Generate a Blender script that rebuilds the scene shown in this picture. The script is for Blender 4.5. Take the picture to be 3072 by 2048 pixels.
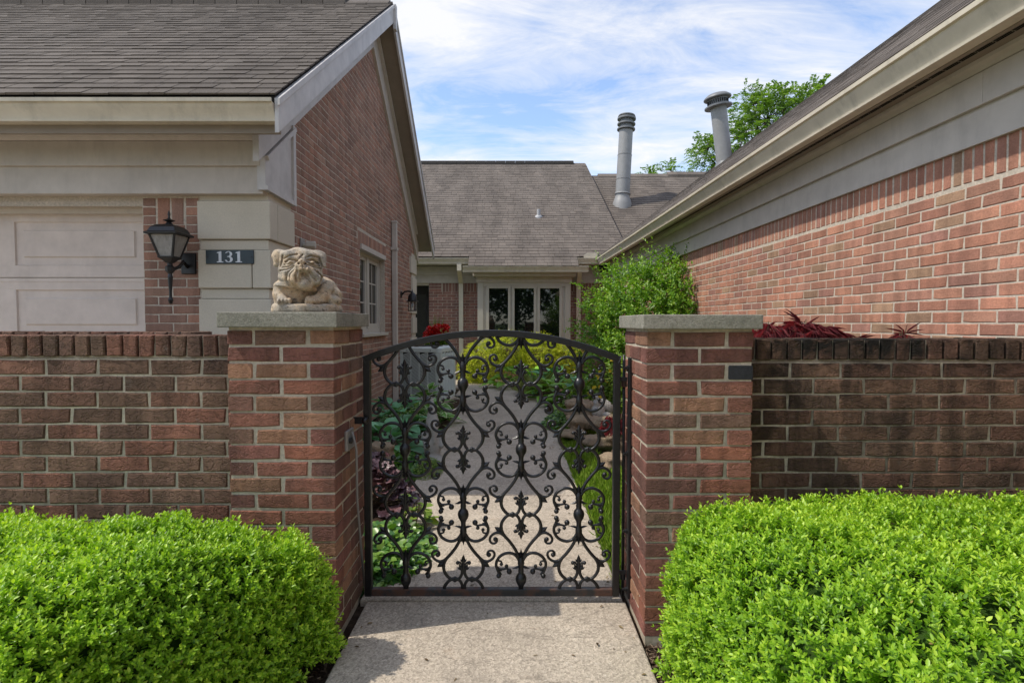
import bpy, math, random
import numpy as np
from mathutils import Vector, Matrix

random.seed(7)
RNG = np.random.default_rng(11)
for o in list(bpy.data.objects):
    bpy.data.objects.remove(o)
SC = bpy.context.scene
COL = SC.collection

# ------------------------------------------------------------------ camera
FPX, CX, CY, CAMZ = 1675.0, 1536.0, 1024.0, 1.27
PITCH = math.radians(1.915)
cam = bpy.data.cameras.new('camera')
cam.sensor_width = 36.0
cam.lens = FPX / 3072.0 * 36.0
cam.clip_start = 0.05
cam.clip_end = 3000.0
camo = bpy.data.objects.new('camera', cam)
camo.location = (0, 0, CAMZ)
camo.rotation_euler = (math.pi / 2 - PITCH, 0, 0)
COL.objects.link(camo)
SC.camera = camo

# ------------------------------------------------------------------ sun, sky, exposure
LIGHT = Vector((1.0, 0.24, -1.46)).normalized()        # travel of the sunlight
SUN_EL = math.asin(-LIGHT.z)
sun = bpy.data.lights.new('sun', 'SUN')
sun.energy = 2.0
sun.angle = math.radians(0.6)
sun.color = (1.0, 0.93, 0.82)
suno = bpy.data.objects.new('sun', sun)
suno.rotation_euler = LIGHT.to_track_quat('-Z', 'Y').to_euler()
suno.location = (-8, -2, 14)
COL.objects.link(suno)

world = bpy.data.worlds.new('World')
SC.world = world
world.use_nodes = True
wn, wl = world.node_tree.nodes, world.node_tree.links
wn.clear()
wo = wn.new('ShaderNodeOutputWorld')
bg = wn.new('ShaderNodeBackground')
bg.inputs['Strength'].default_value = 0.15
sky = wn.new('ShaderNodeTexSky')
sky.sky_type = 'NISHITA'
sky.sun_disc = False
sky.sun_elevation = SUN_EL
sky.sun_rotation = math.atan2(-LIGHT.x, -LIGHT.y)
sky.air_density = 0.85
sky.dust_density = 0.5
sky.ozone_density = 2.0
tc = wn.new('ShaderNodeTexCoord')
sep = wn.new('ShaderNodeSeparateXYZ')
wl.new(tc.outputs['Generated'], sep.inputs[0])
def wmath(op, a, b=None, clamp=False):
    n = wn.new('ShaderNodeMath'); n.operation = op; n.use_clamp = clamp
    for i, s in enumerate((a, b)):
        if s is None: continue
        if isinstance(s, (int, float)): n.inputs[i].default_value = s
        else: wl.new(s, n.inputs[i])
    return n.outputs[0]
zz = wmath('ADD', wmath('MAXIMUM', sep.outputs['Z'], 0.0), 0.22)
comb = wn.new('ShaderNodeCombineXYZ')
wl.new(wmath('DIVIDE', sep.outputs['X'], zz), comb.inputs[0])
wl.new(wmath('DIVIDE', sep.outputs['Y'], zz), comb.inputs[1])
def wnoise(scale, detail, rough, dist, loc, rot=0.0, sc=(1, 1, 1)):
    mp = wn.new('ShaderNodeMapping')
    mp.inputs['Location'].default_value = loc
    mp.inputs['Rotation'].default_value = (0, 0, rot)
    mp.inputs['Scale'].default_value = sc
    wl.new(comb.outputs[0], mp.inputs[0])
    n = wn.new('ShaderNodeTexNoise')
    n.inputs['Scale'].default_value = scale
    n.inputs['Detail'].default_value = detail
    n.inputs['Roughness'].default_value = rough
    n.inputs['Distortion'].default_value = dist
    wl.new(mp.outputs[0], n.inputs['Vector'])
    return n.outputs[0]
c1 = wnoise(1.5, 10, 0.56, 0.5, (3.1, 1.7, 0), 0.5, (0.75, 1.35, 1))
c2 = wnoise(4.6, 10, 0.66, 0.9, (1.3, 5.2, 0), 0.8, (0.55, 1.3, 1))
cm = wmath('ADD', wmath('MULTIPLY', c1, 0.62), wmath('MULTIPLY', c2, 0.38))
ramp = wn.new('ShaderNodeValToRGB')
ramp.color_ramp.elements[0].position = 0.42
ramp.color_ramp.elements[0].color = (0.06, 0.06, 0.06, 1)
ramp.color_ramp.elements[1].position = 0.60
ramp.color_ramp.elements[1].color = (0.95, 0.95, 0.95, 1)
wl.new(cm, ramp.inputs[0])
mix = wn.new('ShaderNodeMix'); mix.data_type = 'RGBA'
wl.new(ramp.outputs[0], mix.inputs['Factor'])
wl.new(sky.outputs[0], mix.inputs['A'])
mix.inputs['B'].default_value = (3.5, 3.5, 3.55, 1)
wl.new(mix.outputs['Result'], bg.inputs['Color'])
wl.new(bg.outputs[0], wo.inputs['Surface'])

SC.view_settings.view_transform = 'Standard'
SC.view_settings.look = 'None'
SC.view_settings.gamma = 1.0
SC.view_settings.exposure = 0.95
SC.view_settings.use_curve_mapping = False

# ------------------------------------------------------------------ pixel -> place helpers
_cp, _sp = math.cos(PITCH), math.sin(PITCH)
def ray(u, v):
    a, b = (u - CX) / FPX, (CY - v) / FPX
    return Vector((a, _cp + b * _sp, -_sp + b * _cp))
def at_y(u, v, Y):
    r = ray(u, v); k = Y / r.y
    return Vector((r.x * k, Y, CAMZ + r.z * k))
def at_x(u, v, X):
    r = ray(u, v); k = X / r.x
    return Vector((X, r.y * k, CAMZ + r.z * k))
def at_z(u, v, Z):
    r = ray(u, v); k = (Z - CAMZ) / r.z
    return Vector((r.x * k, r.y * k, Z))
def project(p):
    x, y, z = p[0], p[1], p[2] - CAMZ
    d = y * _cp - z * _sp
    if d < 0.05: return None
    return CX + FPX * x / d, CY - FPX * (y * _sp + z * _cp) / d, d

# ------------------------------------------------------------------ object helpers
def tag(o, label=None, cat=None, group=None, kind=None):
    if label: o['label'] = label
    if cat: o['category'] = cat
    if group: o['group'] = group
    if kind: o['kind'] = kind
    return o
ORIGIN = {}
def thing(name, loc, label, cat, group=None, rotz=0.0):
    o = bpy.data.objects.new(name, None)
    o.empty_display_size = 0.1
    o.location = loc
    o.rotation_euler = (0, 0, rotz)
    COL.objects.link(o)
    ORIGIN[o] = Vector(loc)
    return tag(o, label, cat, group)
def link(name, me, parent=None, loc=None, local=False):
    """a mesh in world coordinates under its thing (local=True: in the parent's own frame)"""
    o = bpy.data.objects.new(name, me)
    COL.objects.link(o)
    if parent is not None:
        o.parent = parent
        off = Vector((0, 0, 0)) if local else -ORIGIN.get(parent, Vector((0, 0, 0)))
        o.location = off + (Vector(loc) if loc is not None else Vector((0, 0, 0)))
        ORIGIN[o] = Vector((0, 0, 0))
    elif loc is not None:
        o.location = loc
    return o
def raw_mesh(name, V, F, mat=None, smooth=False):
    me = bpy.data.meshes.new(name)
    me.from_pydata([tuple(v) for v in V], [], F)
    if mat: me.materials.append(mat)
    if smooth: me.polygons.foreach_set('use_smooth', [True] * len(me.polygons))
    me.update()
    return me
def np_mesh(name, V, F, mat, smooth=False, attr=None):
    """V (n,3), F (m,k) arrays"""
    V = np.asarray(V, np.float32); F = np.asarray(F, np.int32)
    me = bpy.data.meshes.new(name)
    me.vertices.add(len(V)); me.vertices.foreach_set('co', V.ravel())
    k = F.shape[1]
    me.loops.add(F.size); me.loops.foreach_set('vertex_index', F.ravel())
    me.polygons.add(len(F))
    me.polygons.foreach_set('loop_start', np.arange(0, F.size, k, dtype=np.int32))
    me.polygons.foreach_set('loop_total', np.full(len(F), k, np.int32))
    me.materials.append(mat)
    if smooth: me.polygons.foreach_set('use_smooth', np.ones(len(F), bool))
    if attr is not None:
        a = me.attributes.new('tint', 'FLOAT', 'POINT')
        a.data.foreach_set('value', np.asarray(attr, np.float32))
    me.update(calc_edges=True)
    return me

class MB:
    def __init__(s): s.v, s.f = [], []
    def add(s, V, F):
        n = len(s.v); s.v += [tuple(p) for p in V]; s.f += [tuple(i + n for i in q) for q in F]
        return s
    def box(s, x0, x1, y0, y1, z0, z1):
        return s.add([(x0,y0,z0),(x1,y0,z0),(x1,y1,z0),(x0,y1,z0),(x0,y0,z1),(x1,y0,z1),(x1,y1,z1),(x0,y1,z1)],
                     [(0,3,2,1),(4,5,6,7),(0,1,5,4),(1,2,6,5),(2,3,7,6),(3,0,4,7)])
    def prism(s, A, B):
        """two matching polygons joined into a closed solid"""
        n = len(A); F = [tuple(range(n))[::-1], tuple(range(n, 2 * n))]
        for i in range(n):
            j = (i + 1) % n; F.append((i, j, n + j, n + i))
        return s.add(list(A) + list(B), F)
    def extr_x(s, poly, x0, x1):
        return s.prism([(x0, a, b) for a, b in poly], [(x1, a, b) for a, b in poly])
    def extr_y(s, poly, y0, y1):
        return s.prism([(a, y0, b) for a, b in poly], [(a, y1, b) for a, b in poly])
    def lathe(s, prof, c=(0, 0, 0), n=20, axis=None, phase=0.0, sq=(1, 1)):
        """prof: list of (radius, height)"""
        ax = Vector(axis).normalized() if axis else Vector((0, 0, 1))
        q = Vector((0, 0, 1)).rotation_difference(ax)
        c = Vector(c); V, F = [], []
        for r, h in prof:
            for i in range(n):
                a = 2 * math.pi * i / n + phase
                V.append(c + q @ Vector((r * math.cos(a) * sq[0], r * math.sin(a) * sq[1], h)))
        m = len(prof)
        for k in range(m - 1):
            for i in range(n):
                j = (i + 1) % n
                F.append((k*n+i, k*n+j, (k+1)*n+j, (k+1)*n+i))
        F.append(tuple(range(n))[::-1]); F.append(tuple(range((m-1)*n, m*n)))
        return s.add(V, F)
    def tube(s, pts, rad, n=8, flat=None):
        pts = [Vector(p) for p in pts]
        m = len(pts)
        if isinstance(rad, (int, float)): rad = [rad] * m
        V, F = [], []
        up = None
        for i, p in enumerate(pts):
            t = (pts[min(i + 1, m - 1)] - pts[max(i - 1, 0)])
            if t.length < 1e-9: t = Vector((0, 0, 1))
            t.normalize()
            if up is None:
                up = Vector((0, 1, 0)) if abs(t.y) < 0.9 else Vector((1, 0, 0))
            a = t.cross(up); a.normalize(); b = a.cross(t); b.normalize(); up = b
            for k in range(n):
                w = 2 * math.pi * k / n
                V.append(p + a * (rad[i] * math.cos(w)) + b * (rad[i] * math.sin(w) * (flat or 1.0)))
        for i in range(m - 1):
            for k in range(n):
                j = (k + 1) % n
                F.append((i*n+k, i*n+j, (i+1)*n+j, (i+1)*n+k))
        F.append(tuple(range(n))[::-1]); F.append(tuple(range((m-1)*n, m*n)))
        return s.add(V, F)
    def ball(s, c, r, n=10, m=6, sc=(1, 1, 1)):
        V, F = [], []
        c = Vector(c)
        for i in range(1, m):
            th = math.pi * i / m
            for k in range(n):
                ph = 2 * math.pi * k / n
                V.append(c + Vector((r*sc[0]*math.sin(th)*math.cos(ph), r*sc[1]*math.sin(th)*math.sin(ph), r*sc[2]*math.cos(th))))
        V.append(c + Vector((0, 0, r*sc[2]))); V.append(c - Vector((0, 0, r*sc[2])))
        T, B = len(V) - 2, len(V) - 1
        for i in range(m - 2):
            for k in range(n):
                j = (k + 1) % n
                F.append((i*n+k, (i+1)*n+k, (i+1)*n+j, i*n+j))
        for k in range(n):
            j = (k + 1) % n
            F.append((k, j, T)); F.append(((m-2)*n+j, (m-2)*n+k, B))
        return s.add(V, F)
    def build(s, name, mat, parent=None, smooth=False, local=False, bevel=0.0, label=None, kind=None, seg=2, auto=None):
        me = raw_mesh(name, s.v, s.f, mat, smooth)
        o = link(name, me, parent, local=local)
        if auto is not None:
            try:
                me.set_sharp_from_angle(angle=math.radians(auto))
            except Exception:
                pass
        if bevel > 0:
            b = o.modifiers.new('bevel', 'BEVEL'); b.width = bevel; b.segments = seg; b.limit_method = 'ANGLE'; b.angle_limit = math.radians(35)
        if label: o['label'] = label
        if kind: o['kind'] = kind
        return o

# ------------------------------------------------------------------ materials
class NT:
    def __init__(s, name):
        s.m = bpy.data.materials.new(name); s.m.use_nodes = True
        s.t = s.m.node_tree; s.t.nodes.clear()
        s.out = s.t.nodes.new('ShaderNodeOutputMaterial')
        s.b = s.t.nodes.new('ShaderNodeBsdfPrincipled')
        s.t.links.new(s.b.outputs[0], s.out.inputs['Surface'])
    def n(s, typ, **kw):
        x = s.t.nodes.new(typ)
        for k, v in kw.items(): setattr(x, k, v)
        return x
    def l(s, a, b): s.t.links.new(a, b)
    def val(s, sock, v):
        if isinstance(v, (int, float, tuple, list)): sock.default_value = v if not isinstance(v, (tuple, list)) or len(v) != 3 or sock.type != 'RGBA' else (*v, 1)
        else: s.l(v, sock)
    def math(s, op, a, b=0.0, clamp=False):
        x = s.n('ShaderNodeMath', operation=op, use_clamp=clamp)
        s.val(x.inputs[0], a); s.val(x.inputs[1], b)
        return x.outputs[0]
    def pos(s): return s.n('ShaderNodeNewGeometry').outputs['Position']
    def obj(s): return s.n('ShaderNodeTexCoord').outputs['Object']
    def noise(s, scale, detail=4, rough=0.55, vec=None, sc=None, dist=0.0, col=False, rot=None):
        v = vec if vec is not None else s.pos()
        if sc is not None or rot is not None:
            mp = s.n('ShaderNodeMapping')
            if sc is not None: mp.inputs['Scale'].default_value = sc
            if rot is not None: mp.inputs['Rotation'].default_value = rot
            s.l(v, mp.inputs[0]); v = mp.outputs[0]
        x = s.n('ShaderNodeTexNoise')
        x.inputs['Scale'].default_value = scale; x.inputs['Detail'].default_value = detail
        x.inputs['Roughness'].default_value = rough; x.inputs['Distortion'].default_value = dist
        s.l(v, x.inputs['Vector'])
        return x.outputs['Color' if col else 0]
    def ramp(s, fac, stops, interp='LINEAR'):
        x = s.n('ShaderNodeValToRGB'); cr = x.color_ramp; cr.interpolation = interp
        while len(cr.elements) > 1: cr.elements.remove(cr.elements[-1])
        for i, (p, c) in enumerate(stops):
            if isinstance(c, (int, float)): c = (c, c, c)
            e = cr.elements[0] if i == 0 else cr.elements.new(p)
            e.position = p; e.color = (*c, 1)
        s.l(fac, x.inputs[0])
        return x.outputs[0]
    def mix(s, fac, a, b, blend='MIX'):
        x = s.n('ShaderNodeMix', data_type='RGBA', blend_type=blend)
        s.val(x.inputs['Factor'], fac)
        for k, v in (('A', a), ('B', b)):
            if isinstance(v, (tuple, list)): x.inputs[k].default_value = (*v[:3], 1)
            else: s.l(v, x.inputs[k])
        return x.outputs['Result']
    def bump(s, h, strength=0.4, dist=0.005):
        x = s.n('ShaderNodeBump')
        x.inputs['Strength'].default_value = strength; x.inputs['Distance'].default_value = dist
        s.l(h, x.inputs['Height']); s.l(x.outputs[0], s.b.inputs['Normal'])
    def rand(s):
        a = s.n('ShaderNodeObjectInfo').outputs['Random']
        b = s.n('ShaderNodeNewGeometry').outputs['Random Per Island']
        return s.math('FRACT', s.math('ADD', a, b))
    def base(s, c): s.val(s.b.inputs['Base Color'], c)
    def rough(s, r): s.val(s.b.inputs['Roughness'], r)
    def spec(s, v): s.b.inputs['Specular IOR Level'].default_value = v

def m_brick(name, tones, stain=None, stain_amt=0.0, bump=0.55, band=0.35, lichen=0.0, crease=0.25, bd=0.007, runoff=None):
    t = NT(name)
    r = t.rand()
    k = len(tones)
    base = t.ramp(r, [(i / k, c) for i, c in enumerate(tones)], 'CONSTANT')
    # each brick's own light / dark and the vertical fire bands of moulded brick
    r2 = t.math('FRACT', t.math('MULTIPLY', r, 17.31))
    base = t.mix(1.0, base, t.ramp(r2, [(0, 0.84), (1, 1.16)]), 'MULTIPLY')
    p = t.pos()
    bands = t.noise(14, 2, 0.5, p, sc=(1, 1, 0.12))
    base = t.mix(band, base, t.mix(1.0, base, t.ramp(bands, [(0.35, 0.55), (0.6, 1.35)]), 'MULTIPLY'))
    fine = t.noise(90, 5, 0.65, p)
    base = t.mix(0.5, base, t.mix(1.0, base, t.ramp(fine, [(0.3, 0.6), (0.7, 1.3)]), 'MULTIPLY'))
    if stain_amt > 0:
        s1 = t.noise(3.2, 7, 0.68, p, sc=(1, 1, 1.5), dist=0.5)
        msk = t.math('MULTIPLY', t.ramp(s1, [(0.40, 0.0), (0.60, 1.0)]), stain_amt)
        if runoff:                       # black runs that start at the coping
            sz_ = t.n('ShaderNodeSeparateXYZ'); t.l(p, sz_.inputs[0])
            zf = t.ramp(t.math('MULTIPLY', sz_.outputs['Z'], 0.5), [(0.12, 0.35), (0.5, 0.8), (0.58, 1.0)])
            drip = t.ramp(t.noise(9, 6, 0.7, p, sc=(1, 1, 0.16)), [(0.42, 0.0), (0.62, 1.0)])
            msk = t.math('MAXIMUM', t.math('MULTIPLY', msk, zf), t.math('MULTIPLY', t.math('MULTIPLY', drip, zf), runoff))
        base = t.mix(msk, base, stain)
    if lichen > 0:
        s2 = t.noise(11, 8, 0.72, p)
        base = t.mix(t.math('MULTIPLY', t.ramp(s2, [(0.62, 0.0), (0.72, 1.0)]), lichen), base, (0.30, 0.30, 0.27))
    t.base(base); t.rough(0.9); t.spec(0.25)
    cre = t.ramp(t.noise(17, 3, 0.6, p, sc=(1, 1, 1.8), dist=0.4), [(0.46, 0.0), (0.5, 1.0), (0.54, 0.0)])
    h = t.math('ADD', t.math('MULTIPLY', t.noise(210, 6, 0.75, p), 0.8), t.math('ADD', t.noise(34, 6, 0.66, p), t.math('MULTIPLY', cre, -crease)))
    t.bump(h, bump, bd)
    return t.m
def m_mortar(name, c, dark=(0.1, 0.09, 0.08), amt=0.3):
    t = NT(name); p = t.pos()
    b = t.mix(1.0, c, t.ramp(t.noise(60, 6, 0.7, p), [(0.3, 0.7), (0.7, 1.2)]), 'MULTIPLY')
    b = t.mix(t.math('MULTIPLY', t.ramp(t.noise(4, 6, 0.65, p), [(0.4, 0.0), (0.68, 1.0)]), amt), b, dark)
    t.base(b); t.rough(0.95); t.spec(0.2)
    t.bump(t.noise(220, 5, 0.7, p), 0.5, 0.004)
    return t.m
def m_paint(name, c, rough=0.55, var=0.12, grain=0.0, streak=0.0):
    t = NT(name); p = t.pos()
    b = t.mix(var, c, t.mix(1.0, c, t.ramp(t.noise(5, 6, 0.65, p), [(0.3, 0.45), (0.7, 1.4)]), 'MULTIPLY'))
    if streak > 0:
        st = t.noise(7, 6, 0.7, p, sc=(1.2, 1.2, 0.25))
        b = t.mix(t.math('MULTIPLY', t.ramp(st, [(0.52, 0.0), (0.75, 1.0)]), streak), b, tuple(x * 0.42 for x in c))
    t.base(b); t.rough(rough); t.spec(0.35)
    h = t.noise(120, 4, 0.6, p, sc=(0.25, 0.25, 3.0)) if grain else t.noise(80, 4, 0.6, p)
    t.bump(h, 0.12 + grain, 0.003)
    return t.m
def m_stone(name, tones, scale=30, rough=0.95, bump=0.6, spots=None, spot_amt=0.0, big=2.5, bd=0.006, grain=(0.6, 1.35)):
    t = NT(name); p = t.pos()
    b = t.ramp(t.noise(big, 8, 0.68, p), tones)
    b = t.mix(1.0, b, t.ramp(t.noise(scale * 4, 6, 0.72, p), [(0.28, grain[0]), (0.72, grain[1])]), 'MULTIPLY')
    if spots:
        b = t.mix(t.math('MULTIPLY', t.ramp(t.noise(scale, 7, 0.72, p), [(0.54, 0.0), (0.64, 1.0)]), spot_amt), b, spots)
    t.base(b); t.rough(rough); t.spec(0.2)
    t.bump(t.math('ADD', t.noise(scale * 5, 6, 0.7, p), t.noise(scale, 4, 0.6, p)), bump, bd)
    return t.m
def m_leaf(name, dark, mid, light, trans=0.3, rough=0.45, spec=0.4, tint=False, tcol=None):
    t = NT(name)
    r = t.rand()
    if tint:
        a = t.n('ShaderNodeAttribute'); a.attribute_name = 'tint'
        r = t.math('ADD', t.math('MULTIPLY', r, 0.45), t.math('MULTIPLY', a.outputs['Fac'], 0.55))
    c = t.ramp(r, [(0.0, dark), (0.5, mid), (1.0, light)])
    t.base(c); t.rough(rough); t.spec(spec)
    tr = t.n('ShaderNodeBsdfTranslucent')
    t.l(t.mix(1.0, c, tcol or (1.5, 1.6, 0.55), 'MULTIPLY'), tr.inputs['Color'])
    ms = t.n('ShaderNodeMixShader'); ms.inputs[0].default_value = trans
    t.l(t.b.outputs[0], ms.inputs[1]); t.l(tr.outputs[0], ms.inputs[2]); t.l(ms.outputs[0], t.out.inputs['Surface'])
    return t.m
def m_plain(name, c, rough=0.5, metal=0.0, spec=0.5, var=0.0, bump=0.0, scale=40):
    t = NT(name)
    if var > 0:
        c = t.mix(var, c, t.mix(1.0, c, t.ramp(t.noise(scale, 6, 0.65), [(0.3, 0.35), (0.7, 1.7)]), 'MULTIPLY'))
    t.base(c); t.rough(rough); t.b.inputs['Metallic'].default_value = metal; t.spec(spec)
    if bump > 0: t.bump(t.noise(scale * 3, 5, 0.65), bump, 0.004)
    return t.m

MT = {}
MT['brick_pillar'] = m_brick('pillar_brick', [(0.27, 0.115, 0.08), (0.22, 0.095, 0.072), (0.31, 0.125, 0.08), (0.19, 0.09, 0.07), (0.25, 0.12, 0.087), (0.34, 0.18, 0.11), (0.235, 0.10, 0.078), (0.21, 0.12, 0.085)], (0.06, 0.05, 0.04), 0.35, lichen=0.12, bump=0.8, band=0.5, crease=0.5, bd=0.010)
MT['brick_low'] = m_brick('garden_wall_brick', [(0.276, 0.141, 0.096), (0.235, 0.137, 0.094), (0.309, 0.153, 0.103), (0.249, 0.145, 0.098), (0.222, 0.126, 0.091), (0.302, 0.137, 0.094), (0.242, 0.145, 0.100)], (0.04, 0.03, 0.022), 0.6, lichen=0.22, bump=0.9, band=0.5, crease=0.6, bd=0.012, runoff=0.6)
MT['brick_stained'] = m_brick('stained_garden_wall_brick', [(0.223, 0.130, 0.088), (0.189, 0.114, 0.080), (0.243, 0.140, 0.094), (0.182, 0.114, 0.080), (0.223, 0.120, 0.085)], (0.014, 0.012, 0.010), 1.0, lichen=0.2, bump=0.9, band=0.5, crease=0.6, bd=0.012, runoff=0.85)
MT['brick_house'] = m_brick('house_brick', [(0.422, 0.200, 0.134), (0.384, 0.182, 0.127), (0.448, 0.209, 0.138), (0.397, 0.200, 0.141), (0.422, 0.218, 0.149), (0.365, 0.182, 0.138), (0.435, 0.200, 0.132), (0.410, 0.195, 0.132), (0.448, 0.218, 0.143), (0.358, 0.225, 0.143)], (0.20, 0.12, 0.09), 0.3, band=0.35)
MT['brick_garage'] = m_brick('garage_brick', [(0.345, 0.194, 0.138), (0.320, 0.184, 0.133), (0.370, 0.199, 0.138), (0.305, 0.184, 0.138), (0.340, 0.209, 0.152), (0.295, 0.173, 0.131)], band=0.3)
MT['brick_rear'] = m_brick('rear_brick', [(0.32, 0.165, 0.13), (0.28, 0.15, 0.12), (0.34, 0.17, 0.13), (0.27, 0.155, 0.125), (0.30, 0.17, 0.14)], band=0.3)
MT['mortar'] = m_mortar('mortar', (0.56, 0.49, 0.40), amt=0.2)
MT['mortar_pillar'] = m_mortar('pillar_mortar', (0.54, 0.47, 0.37), (0.20, 0.17, 0.12), 0.55)
MT['mortar_low'] = m_mortar('garden_wall_mortar', (0.58, 0.50, 0.39), (0.12, 0.10, 0.075), 0.6)
MT['mortar_stained'] = m_mortar('stained_mortar', (0.50, 0.43, 0.34), (0.03, 0.026, 0.02), 0.85)
MT['trim'] = m_paint('taupe_trim_paint', (0.54, 0.49, 0.43), 0.5, 0.2, streak=0.28)
MT['soffit'] = m_paint('brown_soffit_paint', (0.27, 0.225, 0.175), 0.6, 0.2, streak=0.1)
MT['rake'] = m_paint('rake_board_paint', (0.55, 0.53, 0.51), 0.5, 0.3, streak=0.3)
MT['gutter'] = m_paint('cream_gutter_paint', (0.64, 0.58, 0.46), 0.38, 0.2, streak=0.45)
MT['door'] = m_paint('garage_door_paint', (0.64, 0.555, 0.495), 0.55, 0.22, grain=0.35, streak=0.12)
MT['frame'] = m_paint('window_frame_paint', (0.50, 0.465, 0.40), 0.45, 0.1)
MT['limestone'] = m_stone('limestone', [(0.3, (0.52, 0.475, 0.385)), (0.7, (0.62, 0.565, 0.46))], 25, bump=0.2, big=2.0, bd=0.002, grain=(0.88, 1.1))
MT['cap'] = m_stone('cap_stone', [(0.3, (0.19, 0.185, 0.155)), (0.5, (0.26, 0.25, 0.205)), (0.75, (0.32, 0.30, 0.25))], 30, bump=0.8, spots=(0.09, 0.09, 0.06), spot_amt=0.45, big=4)
MT['dog'] = m_stone('dog_stone', [(0.30, (0.24, 0.22, 0.19)), (0.45, (0.42, 0.37, 0.30)), (0.58, (0.56, 0.43, 0.29)), (0.75, (0.52, 0.32, 0.175))], 55, bump=1.0, spots=(0.035, 0.032, 0.03), spot_amt=0.8, big=9, bd=0.004)
MT['statue'] = m_stone('statue_stone', [(0.3, (0.33, 0.32, 0.29)), (0.7, (0.46, 0.44, 0.40))], 60, bump=0.7, big=8)
MT['rock'] = m_stone('sandstone', [(0.25, (0.17, 0.135, 0.09)), (0.45, (0.30, 0.235, 0.155)), (0.6, (0.36, 0.26, 0.18)), (0.78, (0.44, 0.36, 0.26))], 14, bump=1.0, spots=(0.10, 0.085, 0.06), spot_amt=0.6, big=5, bd=0.015)
def m_concrete():
    t = NT('walk_concrete'); p = t.pos()
    b = t.ramp(t.noise(1.3, 7, 0.65, p), [(0.3, (0.38, 0.325, 0.26)), (0.55, (0.46, 0.395, 0.315)), (0.75, (0.52, 0.45, 0.36))])
    v = t.n('ShaderNodeTexVoronoi'); v.inputs['Scale'].default_value = 130; t.l(p, v.inputs['Vector'])
    b = t.mix(0.55, b, t.mix(1.0, b, t.ramp(v.outputs['Color'], [(0.1, 0.45), (0.5, 1.0), (0.9, 1.5)]), 'MULTIPLY'))
    b = t.mix(1.0, b, t.ramp(t.noise(240, 4, 0.7, p), [(0.3, 0.7), (0.7, 1.22)]), 'MULTIPLY')
    st = t.noise(3.5, 7, 0.7, p)
    b = t.mix(t.math('MULTIPLY', t.ramp(st, [(0.52, 0.0), (0.72, 1.0)]), 0.45), b, (0.15, 0.13, 0.105))
    rust = t.noise(5.5, 6, 0.7, p, sc=(1, 1.6, 1))
    b = t.mix(t.math('MULTIPLY', t.ramp(rust, [(0.60, 0.0), (0.75, 1.0)]), 0.3), b, (0.34, 0.19, 0.09))
    crk = t.ramp(t.noise(1.1, 5, 0.7, p, dist=0.6), [(0.492, 0.0), (0.5, 1.0), (0.508, 0.0)])
    b = t.mix(t.math('MULTIPLY', crk, 0.4), b, (0.12, 0.10, 0.08))
    v2 = t.n('ShaderNodeTexVoronoi'); v2.inputs['Scale'].default_value = 38; t.l(p, v2.inputs['Vector'])
    b = t.mix(t.math('MULTIPLY', t.ramp(v2.outputs['Distance'], [(0.12, 1.0), (0.2, 0.0)]), 0.55), b, t.ramp(v2.outputs['Color'], [(0.25, (0.20, 0.17, 0.14)), (0.5, (0.42, 0.36, 0.29)), (0.8, (0.66, 0.60, 0.51))]))
    t.base(b); t.rough(0.95); t.spec(0.2)
    t.bump(t.math('ADD', t.noise(300, 4, 0.7, p), v.outputs['Distance']), 0.4, 0.004)
    return t.m
MT['concrete'] = m_concrete()
def m_mulch():
    t = NT('mulch_soil'); p = t.pos()
    b = t.ramp(t.noise(34, 8, 0.75, p), [(0.3, (0.022, 0.016, 0.012)), (0.5, (0.07, 0.046, 0.032)), (0.68, (0.13, 0.09, 0.062)), (0.8, (0.19, 0.15, 0.11))])
    t.base(b); t.rough(1.0); t.spec(0.1); t.bump(t.noise(60, 8, 0.75, p), 1.0, 0.03)
    return t.m
MT['mulch'] = m_mulch()
def m_lawn():
    t = NT('lawn'); p = t.pos()
    b = t.ramp(t.noise(60, 6, 0.7, p), [(0.3, (0.035, 0.07, 0.014)), (0.7, (0.10, 0.17, 0.035))])
    t.base(b); t.rough(1.0); t.bump(t.noise(150, 4, 0.7, p), 1.0, 0.02)
    return t.m
MT['lawn'] = m_lawn()
def m_shingle(name, a, b_, c):
    t = NT(name); p = t.pos(); r = t.rand()
    b = t.ramp(r, [(0, a), (0.4, b_), (0.75, c), (1, b_)])
    b = t.mix(0.6, b, t.mix(1.0, b, t.ramp(t.noise(230, 4, 0.7, p), [(0.3, 0.5), (0.7, 1.5)]), 'MULTIPLY'))
    b = t.mix(0.5, b, t.mix(1.0, b, t.ramp(t.noise(1.1, 7, 0.62, p, sc=(1.8, 0.5, 0.5)), [(0.35, 0.66), (0.65, 1.3)]), 'MULTIPLY'))
    t.base(b); t.rough(0.95); t.spec(0.2); t.bump(t.noise(300, 4, 0.7, p), 0.5, 0.004)
    return t.m
MT['shingle_dark'] = m_shingle('charcoal_shingle', (0.105, 0.090, 0.077), (0.122, 0.105, 0.090), (0.140, 0.121, 0.104))
MT['shingle_brown'] = m_shingle('weathered_shingle', (0.125, 0.107, 0.093), (0.145, 0.124, 0.107), (0.165, 0.14, 0.12))
MT['felt'] = m_plain('roof_felt', (0.03, 0.028, 0.026), 1.0, spec=0.1)
def m_iron():
    t = NT('black_gate_paint'); p = t.pos()
    n = t.noise(28, 7, 0.7, p)
    b = t.mix(t.ramp(n, [(0.60, 0.0), (0.78, 1.0)]), (0.006, 0.0065, 0.008), (0.04, 0.036, 0.033))
    t.base(b); t.rough(t.ramp(t.noise(20, 5, 0.6, p), [(0.3, 0.29), (0.7, 0.45)])); t.spec(0.5)
    t.bump(t.noise(70, 5, 0.6, p), 0.35, 0.004)
    return t.m
MT['iron'] = m_iron()
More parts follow.
